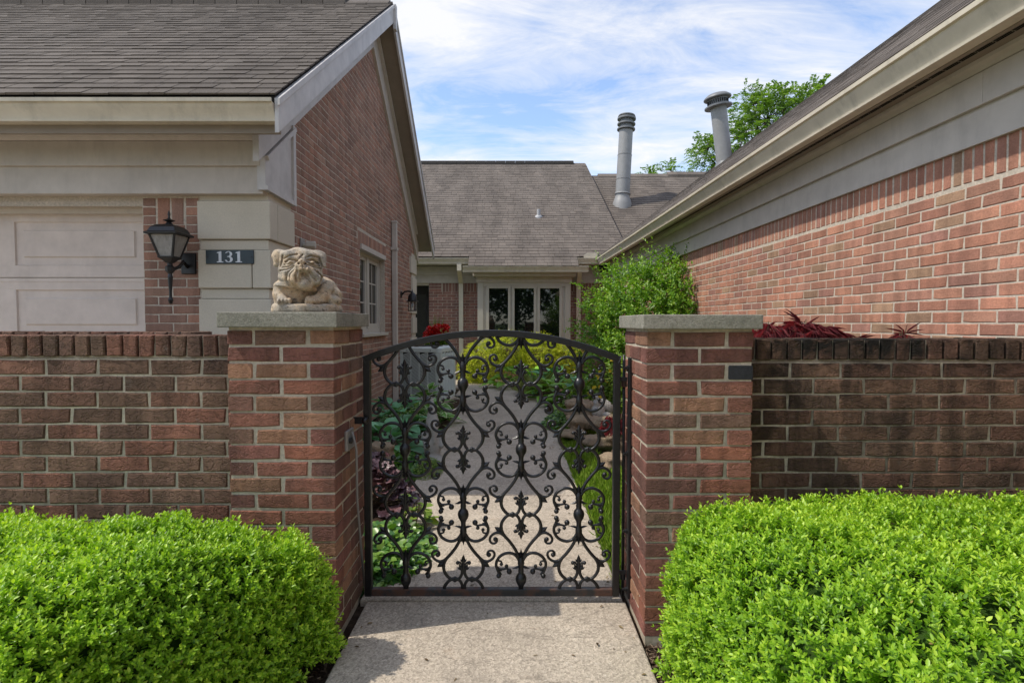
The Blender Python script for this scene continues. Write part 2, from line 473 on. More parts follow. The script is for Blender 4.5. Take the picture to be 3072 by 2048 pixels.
def m_rustyiron():
    t = NT('rusty_rail_paint'); p = t.pos()
    n = t.noise(9, 8, 0.72, p)
    b = t.mix(t.ramp(n, [(0.47, 0.0), (0.58, 1.0)]), (0.014, 0.015, 0.018), (0.075, 0.036, 0.024))
    t.base(b); t.rough(t.ramp(n, [(0.47, 0.4), (0.6, 0.85)])); t.bump(t.noise(120, 6, 0.7, p), 0.4, 0.004)
    return t.m
MT['rusty'] = m_rustyiron()
MT['lamp_black'] = m_plain('lantern_black', (0.012, 0.012, 0.013), 0.42, spec=0.5, var=0.5, bump=0.1)
def m_frost():
    t = NT('seeded_lantern_glass'); p = t.pos()
    t.base(t.ramp(t.noise(40, 6, 0.7, p, sc=(1, 1, 0.4)), [(0.3, (0.20, 0.19, 0.17)), (0.7, (0.36, 0.345, 0.32))]))
    t.rough(0.3); t.spec(0.6); t.bump(t.noise(60, 4, 0.6, p, dist=2), 0.6, 0.006)
    return t.m
MT['frost'] = m_frost()
t = NT('clear_lantern_glass'); t.base((0.9, 0.9, 0.9)); t.b.inputs['Transmission Weight'].default_value = 0.92; t.rough(0.05); t.b.inputs['IOR'].default_value = 1.15
MT['clear'] = t.m
t = NT('window_glass'); t.base((0.006, 0.008, 0.007)); t.rough(0.02); t.spec(0.5); t.b.inputs['IOR'].default_value = 1.75
MT['glass'] = t.m
MT['door_dark'] = m_plain('dark_entry_door_paint', (0.035, 0.03, 0.028), 0.5)
MT['ac'] = m_plain('condenser_paint', (0.60, 0.66, 0.62), 0.45, var=0.08)
MT['ac_dark'] = m_plain('condenser_coil', (0.03, 0.033, 0.033), 0.7)
MT['flue'] = m_plain('flue_paint', (0.25, 0.25, 0.245), 0.5, var=0.15, scale=6)
MT['flue_cap'] = m_plain('flue_cap_metal', (0.16, 0.165, 0.17), 0.5, var=0.3, scale=12)
MT['lead'] = m_plain('vent_metal', (0.4, 0.4, 0.4), 0.5)
MT['plaque'] = m_plain('plaque_enamel', (0.014, 0.028, 0.038), 0.35, var=0.3, scale=10)
MT['digit'] = m_plain('digit_paint', (0.62, 0.66, 0.70), 0.5, var=0.1)
MT['cord'] = m_plain('grey_cord', (0.22, 0.21, 0.2), 0.6)
MT['plate'] = m_plain('outlet_plate', (0.30, 0.29, 0.28), 0.35, metal=0.4, var=0.3, scale=60)
MT['pot'] = m_plain('pale_pot_glaze', (0.5, 0.47, 0.4), 0.6, var=0.2, scale=10)
MT['bark'] = m_plain('bark', (0.10, 0.075, 0.055), 0.95, spec=0.1, var=0.6, bump=0.6, scale=25)
MT['twig'] = m_plain('shrub_twig', (0.14, 0.11, 0.07), 0.9, spec=0.1, var=0.4)
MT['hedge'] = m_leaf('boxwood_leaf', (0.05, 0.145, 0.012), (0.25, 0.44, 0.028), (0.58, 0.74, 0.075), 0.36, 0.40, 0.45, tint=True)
MT['hedge_core'] = m_plain('boxwood_shade_core', (0.030, 0.060, 0.012), 1.0, spec=0.05, var=0.6)  # dark green of the hedge core, painted-in shade for the leaf gaps
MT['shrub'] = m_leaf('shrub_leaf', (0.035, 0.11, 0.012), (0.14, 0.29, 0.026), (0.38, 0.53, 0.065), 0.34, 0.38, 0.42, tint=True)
MT['cypress'] = m_leaf('golden_cypress_leaf', (0.14, 0.24, 0.015), (0.42, 0.48, 0.03), (0.72, 0.66, 0.05), 0.35, 0.6, 0.3, tint=True)
MT['tree_leaf'] = m_leaf('locust_leaf', (0.085, 0.17, 0.03), (0.15, 0.26, 0.045), (0.24, 0.35, 0.07), 0.42, 0.5, 0.3)
MT['far_leaf'] = m_leaf('street_tree_leaf', (0.02, 0.05, 0.012), (0.045, 0.10, 0.02), (0.10, 0.17, 0.035), 0.3, 0.5, 0.3)
MT['grass'] = m_leaf('grass_blade', (0.10, 0.19, 0.018), (0.21, 0.35, 0.03), (0.36, 0.46, 0.09), 0.35, 0.5, 0.3)
MT['ivy'] = m_leaf('ivy_leaf', (0.03, 0.10, 0.022), (0.08, 0.20, 0.04), (0.22, 0.36, 0.06), 0.25, 0.33, 0.5)
MT['moss'] = m_leaf('creeping_leaf', (0.06, 0.13, 0.012), (0.13, 0.22, 0.02), (0.24, 0.33, 0.05), 0.25)
MT['yellow_fl'] = m_leaf('yellow_petal', (0.6, 0.42, 0.02), (0.7, 0.52, 0.03), (0.75, 0.6, 0.06), 0.2)
MT['red_fl'] = m_leaf('red_petal', (0.42, 0.004, 0.004), (0.6, 0.008, 0.006), (0.72, 0.02, 0.012), 0.15, tcol=(1.2, 0.5, 0.5))
MT['maple'] = m_leaf('red_maple_leaf', (0.10, 0.022, 0.03), (0.20, 0.045, 0.055), (0.32, 0.09, 0.095), 0.35, tcol=(1.6, 0.6, 0.6))
MT['variegated'] = m_leaf('pale_stripe_leaf', (0.16, 0.25, 0.07), (0.36, 0.42, 0.17), (0.55, 0.58, 0.32), 0.2)
def m_hosta(name, c_in, c_edge, edge0, light):
    t = NT(name)
    a = t.n('ShaderNodeAttribute'); a.attribute_name = 'tint'
    r = t.rand()
    c = t.mix(1.0, c_in, t.ramp(r, [(0, 0.7), (1, light)]), 'MULTIPLY')
    c = t.mix(t.ramp(a.outputs['Fac'], [(edge0, 0.0), (min(edge0 + 0.12, 1.0), 1.0)]), c, c_edge)
    t.base(c); t.rough(0.42); t.spec(0.4)
    tr = t.n('ShaderNodeBsdfTranslucent'); t.l(t.mix(1.0, c, (1.3, 1.5, 0.6), 'MULTIPLY'), tr.inputs['Color'])
    ms = t.n('ShaderNodeMixShader'); ms.inputs[0].default_value = 0.2
    t.l(t.b.outputs[0], ms.inputs[1]); t.l(tr.outputs[0], ms.inputs[2]); t.l(ms.outputs[0], t.out.inputs['Surface'])
    return t.m
MT['hosta_blue'] = m_hosta('blue_hosta_leaf', (0.14, 0.34, 0.17), (0.14, 0.34, 0.17), 0.95, 1.35)
MT['hosta_green'] = m_hosta('green_hosta_leaf', (0.18, 0.36, 0.04), (0.18, 0.36, 0.04), 0.95, 1.35)
MT['hosta_edge'] = m_hosta('white_edged_hosta_leaf', (0.13, 0.30, 0.055), (0.70, 0.73, 0.48), 0.74, 1.3)
def m_heuchera():
    t = NT('purple_coral_bell_leaf'); p = t.obj(); r = t.rand()
    c = t.ramp(r, [(0, (0.045, 0.022, 0.03)), (0.5, (0.10, 0.052, 0.062)), (0.85, (0.17, 0.085, 0.085)), (1, (0.24, 0.075, 0.05))])
    c = t.mix(1.0, c, t.ramp(t.noise(60, 4, 0.6, p), [(0.35, 0.5), (0.65, 1.5)]), 'MULTIPLY')
    t.base(c); t.rough(0.32); t.spec(0.6); t.bump(t.noise(45, 3, 0.6, p), 0.8, 0.01)
    return t.m
MT['heuchera'] = m_heuchera()

# ------------------------------------------------------------------ ground, beds, walk
MB().box(-600, 600, -600, 1200, -0.5, -0.08).build('ground', MT['lawn'], kind='structure')
MB().box(-1.83, 2.6, 2.3, 13.2, -0.3, -0.03).build('garden_bed', MT['mulch'], kind='structure')
mb = MB(); mb.box(-4.5, -0.66, 0.2, 2.3, -0.3, -0.034); mb.box(0.53, 4.5, 0.2, 2.3, -0.3, -0.034)
mb.build('hedge_bed', MT['mulch'], kind='structure')
MB().box(0.53, 1.78, 2.66, 6.6, -0.2, -0.026).build('lawn', MT['lawn'], kind='structure')
walk = tag(bpy.data.objects.new('walk', None), kind='structure'); COL.objects.link(walk); ORIGIN[walk] = Vector((0, 0, 0))
def slab(x0, x1, y0, y1, z1=0.0):
    j = 0.006
    MB().box(x0 + 0.001, x1 - 0.001, y0 + j, y1 - j, -0.12, z1).build('slab', MT['concrete'], walk, bevel=0.008)
slab(-0.665, 0.518, 0.3, 2.515)
for a, b in ((2.515, 4.08), (4.08, 5.78), (5.78, 7.65), (7.65, 9.4)):
    slab(-0.70 if a < 3 else -0.78, 0.51, a, b)
slab(-1.0, 0.51, 9.4, 10.9)
slab(-1.78, 0.45, 10.9, 12.4)
MB().box(-1.1, 1.0, -0.6, 0.29, -0.12, -0.002).build('slab', MT['concrete'], walk, bevel=0.008)
MB().box(-40, 40, -9, -0.62, -0.2, -0.05).box(-14, -3.72, -0.62, 4.4, -0.2, -0.05).box(-3.72, -1.85, 3.07, 4.4, -0.2, -0.05).build('driveway', MT['concrete'], kind='structure')

# ------------------------------------------------------------------ bricks
HC = 0.0667
def brick_geo(L, H, D, seed, full=False, jit=0.0014):
    """one brick: X along, Y out (front at 0), Z up; worn rim. about 40 triangles"""
    rr = random.Random(seed)
    j = lambda a=jit: rr.uniform(-a, a)
    e = 0.0035
    ring = [(-L/2, -H/2), (-L*0.17, -H/2), (L*0.2, -H/2), (L/2, -H/2), (L/2, H/2), (L*0.17, H/2), (-L*0.2, H/2), (-L/2, H/2)]
    out = []
    for k_, (x, z) in enumerate(ring):
        ch = rr.uniform(0.002, 0.0045) if (k_ in (0, 3, 4, 7) and rr.random() < 0.22) else 0.0
        out.append((x + j() - math.copysign(ch, x), z + j() - math.copysign(ch * 0.6, z)))
    inn = [(x - math.copysign(e + abs(j()), x) if abs(x) > L*0.3 else x, z - math.copysign(e + abs(j()), z)) for x, z in out]
    V = [(x, 0.0 + j(0.0008), z) for x, z in inn] + [(x, -e, z) for x, z in out]
    n = 8
    F = [tuple(range(n))]
    F += [(n + i, n + (i + 1) % n, (i + 1) % n, i) for i in range(n)]
    if not full:
        V += [(x, -D, z) for x, z in out]
        F += [(2*n + i, 2*n + (i + 1) % n, n + (i + 1) % n, n + i) for i in range(n)]
    else:
        V += [(x, -D + e, z) for x, z in out] + [(x, -D, z) for x, z in inn]
        F += [(2*n + i, 2*n + (i + 1) % n, n + (i + 1) % n, n + i) for i in range(n)]
        F += [(3*n + i, 3*n + (i + 1) % n, 2*n + (i + 1) % n, 2*n + i) for i in range(n)]
        F.append(tuple(3*n + i for i in range(n))[::-1])
    F = [tuple(f[::-1]) for f in F]
    return V, F
_bv = {}
def brick_variants(key, L, H, D, mat, full=False, k=7):
    kk = (key, mat.name)
    if kk not in _bv:
        out = []
        for i in range(k):
            V, F = brick_geo(L, H, D, hash(key) % 977 + i * 13, full)
            out.append((raw_mesh('brick', V, F, mat), np.array(V), F))
        _bv[kk] = out
    return _bv[kk]
def lay_bricks(items, origin, rotz, parent, mat, limit=300, local_root=None, vis=None, stuff_parent=None):
    """items: (s, z, length, kind) kind 'h' stretcher or 'v' soldier, s along the wall, brick centre."""
    R = Matrix.Rotation(rotz, 3, 'Z')
    O = Vector(origin)
    W = local_root or Matrix.Identity(4)
    recs = []
    for it in items:
        s, z, L, kd = it[:4]
        H = it[4] if len(it) > 4 else (0.0585 if kd == 'h' else 0.194)
        p = O + R @ Vector((s, 0, 0)) + Vector((0, 0, z))
        pr = project(W @ p)
        score = 0
        if pr and -60 < pr[0] < 3132 and -60 < pr[1] < 2100:
            nrm = (W.to_3x3() @ R) @ Vector((0, 1, 0))
            view = (W @ p - Vector((0, 0, CAMZ)))
            score = max(0.0, -nrm.dot(view.normalized())) * L * H / (pr[2] ** 2)
            if vis and not vis(pr[0], pr[1]): score *= 0.001
        recs.append((score, s, z, L, H, kd, p))
    recs.sort(key=lambda r: -r[0])
    n_obj = 0
    SV, SF, base = [], [], 0
    for score, s, z, L, H, kd, p in recs:
        if kd == 'h': var = brick_variants('st', 0.203, 0.057, 0.03, mat); sx, sz = L / 0.203, H / 0.057
        else: var = brick_variants('so', 0.057, 0.194, 0.03, mat); sx, sz = L / 0.057, H / 0.194
        me, V, F = random.choice(var)
        dy = random.uniform(-0.0012, 0.001); tilt = random.uniform(-0.006, 0.006)
        dz = random.uniform(-0.0012, 0.0012)
        flip = 1 if random.random() < 0.5 else 1
        if score > 0 and n_obj < limit:
            o = bpy.data.objects.new('brick', me); COL.objects.link(o)
            o.parent = parent
            o.location = p + R @ Vector((0, dy, dz)) - ORIGIN.get(parent, Vector((0, 0, 0)))
            o.rotation_euler = (0, tilt, rotz)
            o.scale = (sx, 1, sz)
            n_obj += 1
        else:
            M = np.array(R)
            pts = (V * np.array([sx, 1, sz]) + np.array([0, dy, dz])) @ M.T + np.array(p)
            SV.append(pts)
            SF += [tuple(i + base for i in f) for f in F]
            base += len(V)
    if SV:
        me = raw_mesh('brickwork', np.concatenate(SV), SF, mat)
        o = link('brickwork', me, stuff_parent or parent)
        o['kind'] = 'stuff'
    return n_obj
def stretcher_rows(s0, s1, z0, z1, ok=None, L=0.205, j=0.0095, phase=0):
    out = []
    k0, k1 = int(round(z0 / HC)), int(round(z1 / HC))
    for k in range(k0, k1):
        zc = (k + 0.5) * HC
        per = L + j
        s = s0 - (per / 2 if (k + phase) % 2 else 0) + 0.0
        while s < s1:
            a, b = max(s, s0), min(s + L, s1)
            if b - a > 0.03:
                c = 0.5 * (a + b)
                if ok is None: out.append((c, zc, b - a, 'h'))
                else:
                    seg = ok(a, b, zc)
                    for (p, q) in seg:
                        if q - p > 0.03: out.append((0.5 * (p + q), zc, q - p, 'h'))
            s += per
    return out
def soldiers(s0, s1, zc, H=0.194, w=0.057, j=0.0105):
    n = max(1, int((s1 - s0) / (w + j))); pit = (s1 - s0) / n
    return [(s0 + (i + 0.5) * pit, zc, pit - j, 'v', H) for i in range(n)]

# ------------------------------------------------------------------ roof shingles
def shingle_roof(root, name, x_at, y0, z0, y1, z1, mat, limit, expo=0.132, axis='y', rootmat=None, felt=True, wmin=0.11, wmax=0.30, thick=0.013, th0=None):
    """plane rising from (y0,z0) to (y1,z1); x_at(t)->(xa,xb) at slope fraction t.  axis 'x' swaps the plan axes."""
    sl = math.hypot(y1 - y0, z1 - z0)
    rows = int(sl / expo)
    dy, dz = (y1 - y0) / sl, (z1 - z0) / sl
    sgn = 1 if (y1 > y0) else -1
    ny, nz = -dz * 1.0, abs(dy)            # normal in (run, z)
    if sgn < 0: ny = dz
    if sgn > 0: ny = -dz
    W = rootmat or Matrix.Identity(4)
    recs = []
    def P(x, d, h):
        y, z = y0 + dy * d + ny * h, z0 + dz * d + nz * h
        return (x, y, z) if axis == 'y' else (y, x, z)
    for r in range(rows):
        xa, xb = x_at((r + 0.5) / rows)
        x = xa
        while x < xb - 0.01:
            w = min(random.uniform(wmin, wmax), xb - x)
            hh = random.choice((thick * 0.85, thick, thick * 1.15))
            d0, d1 = r * expo - random.uniform(0, 0.006), (r + 1) * expo + 0.03
            g = 0.0022
            c = [P(x + g, d0, 0.0), P(x + w - g, d0, 0.0), P(x + w - g, d1, -0.002), P(x + g, d1, -0.002),
                 P(x + g, d0, hh), P(x + w - g, d0, hh), P(x + w - g, d1, 0.004), P(x + g, d1, 0.004)]
            mid = (Vector(c[4]) + Vector(c[6])) / 2
            pr = project(W @ mid)
            sc = 0
            if pr and 0 < pr[0] < 3072 and 0 < pr[1] < 2048: sc = w / pr[2] ** 2
            recs.append((sc, c)); x += w
    recs.sort(key=lambda q: -q[0])
    F = [(4, 5, 6, 7), (0, 1, 5, 4), (1, 2, 6, 5), (3, 0, 4, 7)]
    flipit = (axis == 'x') != (sgn < 0)
    if flipit: F = [f[::-1] for f in F]
    SV, SF = [], []
    for i, (sc, c) in enumerate(recs):
        if i < limit and sc > 0:
            o0 = Vector(c[0])
            me = raw_mesh('shingle', [Vector(p) - o0 for p in c], F, mat)
            o = bpy.data.objects.new('shingle', me); COL.objects.link(o)
            o.parent = root; o.location = o0 - ORIGIN.get(root, Vector((0, 0, 0)))
        else:
            n = len(SV); SV += c; SF += [tuple(k + n for k in f) for f in F]
    if SV:
        o = link('shingles', raw_mesh('shingles', SV, SF, mat), root); o['kind'] = 'stuff'

GUT = [(0, 0.0), (0.070, 0.0), (0.073, 0.013), (0.064, 0.016), (0.069, 0.03), (0.080, 0.05), (0.096, 0.074), (0.107, 0.092), (0.110, 0.104), (0.128, 0.107), (0.131, 0.13), (0.117, 0.131), (0.113, 0.112), (0.0, 0.108)]

# ------------------------------------------------------------------ the garage house on the left
HG = thing('garage_house', (-4.5, 7.3, 0), 'brick garage house with dark shingled gable roof and pale stone quoins on the left', 'house')
YF, XG = 4.19, -1.82                 # front wall plane, gable wall plane
RX0, RX1 = -9.0, -1.545              # roof ends
EY, EZ, RY, RZ = 3.69, 2.745, 7.33, 5.37
SLP = (RZ - EZ) / (RY - EY)
rz_at = lambda y: RZ - SLP * abs(y - RY)
# walls
w = MB()
w.box(-2.755, XG - 0.02, YF + 0.004, YF + 0.25, 0, 2.62)
w.box(-8.3, -7.65, YF + 0.006, YF + 0.25, 0, 2.62)
w.box(-7.65, -2.755, YF + 0.012, YF + 0.25, 2.14, 2.62)
front = w.build('front_wall', MT['mortar'], HG)
WY0, WY1, WZ0, WZ1 = 6.72, 8.02, 1.13, 2.17
g = MB()
xo, xi = XG - 0.0036, XG - 0.22
g.box(xi, xo, YF + 0.26, WY0, 0, 2.6); g.box(xi, xo, WY1, 10.46, 0, 2.6)
g.box(xi, xo, WY0, WY1, 0, WZ0); g.box(xi, xo, WY0, WY1, WZ1, 2.6)
yy0, yy1 = YF + 0.02, 10.46
g.extr_x([(yy0, 2.6), (yy1, 2.6), (yy1, rz_at(yy1) - 0.12), (RY, RZ - 0.12), (yy0, rz_at(yy0) - 0.12)], xi, xo)
gable = g.build('gable_wall', MT['mortar'], HG)
MB().box(-9, -8.9, YF, 10.4, 0, 2.6).box(-9, XG - 0.1, 10.2, 10.4, 0, 2.6).build('rear_wall', MT['mortar'], HG)
# bricks on the front pier
it = []
for x0, x1 in ((-2.752, -2.335),):
    sy = [(-x, z, L, k) for x, z, L, k in stretcher_rows(x0, x1, 0, 2.0)]
    it += sy
    # soldier insert above the lamp, headers either side
    zt = 2.0
    for k in range(3):
        for (a, b) in ((-2.752, -2.655), (-2.432, -2.335)):
            it.append((-(a + b) / 2, zt + (k + 0.5) * HC, b - a - 0.004, 'h'))
    it += [(-s, z, L, k, H) for s, z, L, k, H in soldiers(-2.648, -2.442, zt + 0.1, w=0.055, j=0.014)]
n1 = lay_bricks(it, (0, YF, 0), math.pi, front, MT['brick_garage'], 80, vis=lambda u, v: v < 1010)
# gable bricks
def gable_ok(a, b, z):
    # s runs along -y from the wall origin: s = -y
    lim = RY - (RZ - 0.42 - z) / SLP
    seg = [(a, b)]
    lo, hi = -10.44, -4.215
    if z > 2.3:
        hi = min(hi, -lim); lo = max(lo, -(2 * RY - lim))
    a2, b2 = max(a, lo), min(b, hi)
    if b2 <= a2: return []
    res = [(a2, b2)]
    def cut(res, p, q):
        o = []
        for (c, d) in res:
            if d <= p or c >= q: o.append((c, d)); continue
            if c < p: o.append((c, p))
            if d > q: o.append((q, d))
        return o
    if WZ0 - 0.09 < z < WZ1: res = cut(res, -WY1, -WY0)
    if WZ1 <= z < WZ1 + 0.2: res = cut(res, -WY1 - 0.1, -WY0 + 0.1)
    return [(p + 0.004 if p > a else p, q - 0.004 if q < b else q) for p, q in res]
it = stretcher_rows(-10.44, -4.2, 0, 5.3, gable_ok)
it += soldiers(-WY1 - 0.095, -WY0 + 0.095, WZ1 + 0.1)
it += [(s, z, L, k, 0.085) for s, z, L, k, H in soldiers(-WY1 - 0.05, -WY0 + 0.05, WZ0 - 0.045)]
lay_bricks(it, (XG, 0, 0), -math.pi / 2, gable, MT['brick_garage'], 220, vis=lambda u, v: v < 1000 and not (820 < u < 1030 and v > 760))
# rounded sill under the window
# quoins
QX0 = -2.33
zq = [0.0]
def quoins(yf, xs, z_tops, flip=1):
    pass
zb = [(-0.02, 0.12), (0.20, 0.48), (0.55, 0.835), (0.905, 1.19), (1.262, 1.55), (1.622, 1.905), (1.975, 2.165)]
zb = [(0.0, 0.115), (0.188, 0.475), (0.548, 0.835), (0.908, 1.195), (1.268, 1.555), (1.628, 1.915)]
# visible blocks by their rows in the picture
rows_q = [(602, 717), (750, 864), (892, 1010)]
blocks = []
for v0, v1 in rows_q:
    blocks.append((at_y(700, v1, YF - 0.03).z, at_y(700, v0, YF - 0.03).z))
pitch = blocks[0][0] - blocks[1][0]
bz, tz = blocks[1]
blocks = [(bz + k * pitch, tz + k * pitch) for k in (-4, -3, -2, -1, 0, 1)]
q_y = YF - 0.032
XQ = XG + 0.03
for i, (a, b) in enumerate(blocks):
    a = max(a, 0.0)
    if b <= 0.02: continue
    wide = i % 2 == 1
    if wide or True:
        spl = QX0 + 0.40 if i % 2 == 0 else None
        if spl:
            MB().box(QX0, spl - 0.003, q_y, YF + 0.2, a, b).build('quoin_block', MT['limestone'], HG, bevel=0.006)
            MB().box(spl + 0.003, XQ, q_y, YF + 0.44, a, b).build('quoin_block', MT['limestone'], HG, bevel=0.006)
        else:
            MB().box(QX0, XQ, q_y, YF + 0.105, a, b).build('quoin_block', MT['limestone'], HG, bevel=0.006)
            MB().box(XQ - 0.2, XQ, YF + 0.110, YF + 0.44, a, b).build('quoin_block', MT['limestone'], HG, bevel=0.006)
    b2 = (blocks[i + 1][0] if i + 1 < len(blocks) else 2.24)
    MB().box(QX0 + 0.012, XQ - 0.022, q_y + 0.022, YF + 0.42, b + 0.004, b2 - 0.004).build('quoin_band', MT['limestone'], HG, bevel=0.004)
# far corner quoins
for i in range(7):
    a = i * 0.36
    MB().box(XG - 0.2, XG + 0.035, 10.08 if i % 2 else 9.95, 10.5, a, a + 0.285).build('quoin_block', MT['limestone'], HG, bevel=0.006)
    MB().box(XG - 0.2, XG + 0.012, 10.12, 10.48, a + 0.288, a + 0.357).build('quoin_band', MT['limestone'], HG)
# friezes, crown, soffit, fascia, gutter along the front
fl = at_y(700, 580, 4.10).z
fm = at_y(700, 500, 4.10).z
fu = at_y(700, 428, 4.12).z
MB().box(RX0, XG + 0.0, 4.112, YF + 0.02, fl, fm + 0.02).build('frieze_board', MT['trim'], HG, bevel=0.003)
MB().box(RX0, XG - 0.008, 4.085, 4.110, fm + 0.003, fu).build('frieze_board', MT['trim'], HG, bevel=0.003)
mb = MB(); mb.extr_x([(YF, fu + 0.002), (4.075, fu + 0.002), (4.06, fu + 0.02), (4.025, fu + 0.035), (4.015, fu + 0.055), (YF, fu + 0.055)], RX0, XG - 0.006)
mb.build('crown_moulding', MT['trim'], HG)
sz = fu + 0.06
MB().box(RX0, XG - 0.01, 3.80, YF, sz, sz + 0.02).box(XG - 0.0098, RX1 - 0.03, 3.80, 3.86, sz, sz + 0.02).build('soffit', MT['soffit'], HG)
fy = 3.775
fz0 = at_y(300, 401, fy).z
gz0 = at_y(300, 363, 3.70).z
MB().box(RX0, RX1 - 0.006, fy, 3.80, fz0, EZ - 0.03).build('fascia_board', MT['soffit'], HG, bevel=0.003)
gx1 = RX1 - 0.008
gm = MB(); gm.extr_x([(fy - 0.002 - a, gz0 + b) for a, b in GUT], RX0, gx1)
gut = gm.build('gutter', MT['gutter'], HG, auto=35)
# roof deck
d = MB()
th = 0.10
d.extr_x([(EY, EZ), (RY, RZ), (2 * RY - EY, EZ), (2 * RY - EY, EZ - 0.03), (RY, RZ - th), (EY, EZ - 0.03)], RX0, RX1 - 0.004)
roof = d.build('roof', MT['felt'], HG)
shingle_roof(roof, 'shingle', lambda t: (RX0, RX1 + 0.012), EY - 0.015, EZ + 0.004, RY, RZ + 0.012, MT['shingle_dark'], 300, wmin=0.09, wmax=0.21)
shingle_roof(roof, 'shingle', lambda t: (RX0, RX1 + 0.012), 2 * RY - EY + 0.015, EZ + 0.004, RY, RZ + 0.012, MT['shingle_dark'], 0)
rm = MB(); x = RX1 - 0.02; i = 0
while x > RX0:
    hh = 0.02 if x > -1.9 else 0.055
    rm.extr_x([(RY - 0.15, RZ - 0.15 * SLP + 0.018 + hh), (RY, RZ + 0.03 + hh), (RY + 0.15, RZ - 0.15 * SLP + 0.018 + hh), (RY + 0.15, RZ - 0.15 * SLP), (RY, RZ), (RY - 0.15, RZ - 0.15 * SLP)], x - 0.28, x)
    x -= 0.272; i += 1
rm.build('ridge_cap', MT['shingle_dark'], roof)
# rake boards, soffit and frieze of the gable
def rake(y_from, y_to, x0, x1, top, bot, mat, name):
    m_ = MB()
    ys = (y_from, y_to)
    A = [(x0, y, rz_at(y) + o) for y, o in ((ys[0], top), (ys[1], top), (ys[1], bot), (ys[0], bot))]
    B = [(x1, y, z) for (_, y, z) in A]
    return m_.prism(A, B).build(name, mat, HG, bevel=0.002)
rake(EY - 0.0, RY, RX1 - 0.004, RX1 + 0.024, -0.012, -0.235, MT['rake'], 'rake_board')
rake(RY, 2 * RY - EY, RX1 - 0.004, RX1 + 0.024, -0.012, -0.235, MT['rake'], 'rake_board')
rake(EY - 0.02, RY, RX1 + 0.025, RX1 + 0.04, -0.004, -0.05, MT['rake'], 'rake_trim')
rake(RY, 2 * RY - EY + 0.02, RX1 + 0.025, RX1 + 0.04, -0.004, -0.05, MT['rake'], 'rake_trim')
rake(3.83, RY, XG - 0.02, RX1 - 0.006, -0.17, -0.195, MT['soffit'], 'rake_soffit')
rake(RY, 10.85, XG - 0.02, RX1 - 0.006, -0.17, -0.195, MT['soffit'], 'rake_soffit')
rake(3.98, RY, XG - 0.01, XG + 0.035, -0.20, -0.545, MT['rake'], 'rake_frieze')
rake(RY, 10.7, XG - 0.01, XG + 0.035, -0.20, -0.545, MT['trim'], 'rake_frieze')
rake(4.3, RY, XG + 0.036, XG + 0.075, -0.20, -0.255, MT['trim'], 'rake_moulding')
rake(RY, 10.4, XG + 0.036, XG + 0.075, -0.20, -0.255, MT['trim'], 'rake_moulding')
MB().box(RX1 + 0.02, RX1 + 0.055, RY - 0.03, RY + 0.05, RZ - 0.33, RZ - 0.02).build('rake_peak_trim', MT['rake'], HG)
# cornice return panel on the gable corner
xp = XG + 0.03
pts = [(4.09, 2.235), (4.63, 2.225), (4.63, rz_at(4.63) - 0.555), (4.09, rz_at(4.09) - 0.555)]
p = MB(); p.extr_x(pts, XG - 0.03, xp); pan = p.build('return_panel', MT['rake'], HG)
def strip(a, b, wd, dx):
    a, b = Vector((a[0], a[1])), Vector((b[0], b[1])); dd = (b - a).normalized(); nn = Vector((-dd.y, dd.x)) * wd
    m_ = MB(); q = [a, b, b + nn, a + nn]
    m_.extr_x([(v.x, v.y) for v in q], xp - 0.01, xp + 0.016 + dx)
    m_.build('panel_trim', MT['rake'], pan)
strip(pts[0], pts[1], 0.035, 0.0); strip(pts[1], pts[2], 0.05, 0.003); strip(pts[2], pts[3], 0.035, 0.006)
# garage door
DY = 4.36
dx1, dx0 = -2.775, -7.63
door = MB().box(dx0, dx1, DY + 0.012, DY + 0.05, 0.02, 2.12).build('garage_door', MT['door'], HG)
jm = MB(); jm.box(-2.772, -2.756, YF + 0.03, DY + 0.06, 0.0, 2.14); jm.build('door_jamb', MT['frame'], HG)
zt1 = at_y(200, 585, 4.22).z
MB().box(dx0, -2.757, 4.215, 4.26, at_y(200, 619, 4.22).z, fl + 0.05).build('door_header', MT['trim'], HG, bevel=0.004)
hm = MB(); hb = at_y(200, 640, 4.30).z
hm.extr_x([(4.262, at_y(200, 619, 4.26).z), (4.275, hb + 0.05), (4.29, hb + 0.04), (4.30, hb), (4.37, hb), (4.37, 2.3), (4.262, 2.3)], dx0, -2.757)
hm.build('door_stop_moulding', MT['trim'], HG)
# sections with raised panels
seam = at_y(200, 833, DY).z
sec_h = 0.525
def panel(x0, x1, z0, z1):
    """sunk moulding round a raised field, one mesh"""
    y = DY
    rings = [(0.0, 0.0), (0.008, 0.0), (0.022, 0.028), (0.042, 0.030), (0.078, 0.006), (0.080, 0.0)]
    V, F = [], []
    for (o, dp) in rings:
        V += [(x0 + o, y + dp, z0 + o), (x1 - o, y + dp, z0 + o), (x1 - o, y + dp, z1 - o), (x0 + o, y + dp, z1 - o)]
    for k in range(len(rings) - 1):
        for i in range(4):
            j = (i + 1) % 4
            F.append((k*4+i, k*4+j, (k+1)*4+j, (k+1)*4+i))
    n = (len(rings) - 1) * 4
    F.append((n, n+1, n+2, n+3))
    return V, F
zs = [seam - 3 * sec_h, seam - 2 * sec_h, seam - sec_h, seam, seam + sec_h]
px1 = at_y(433, 700, DY).x
pxw = px1 - at_y(40, 700, DY).x
gap = 0.12
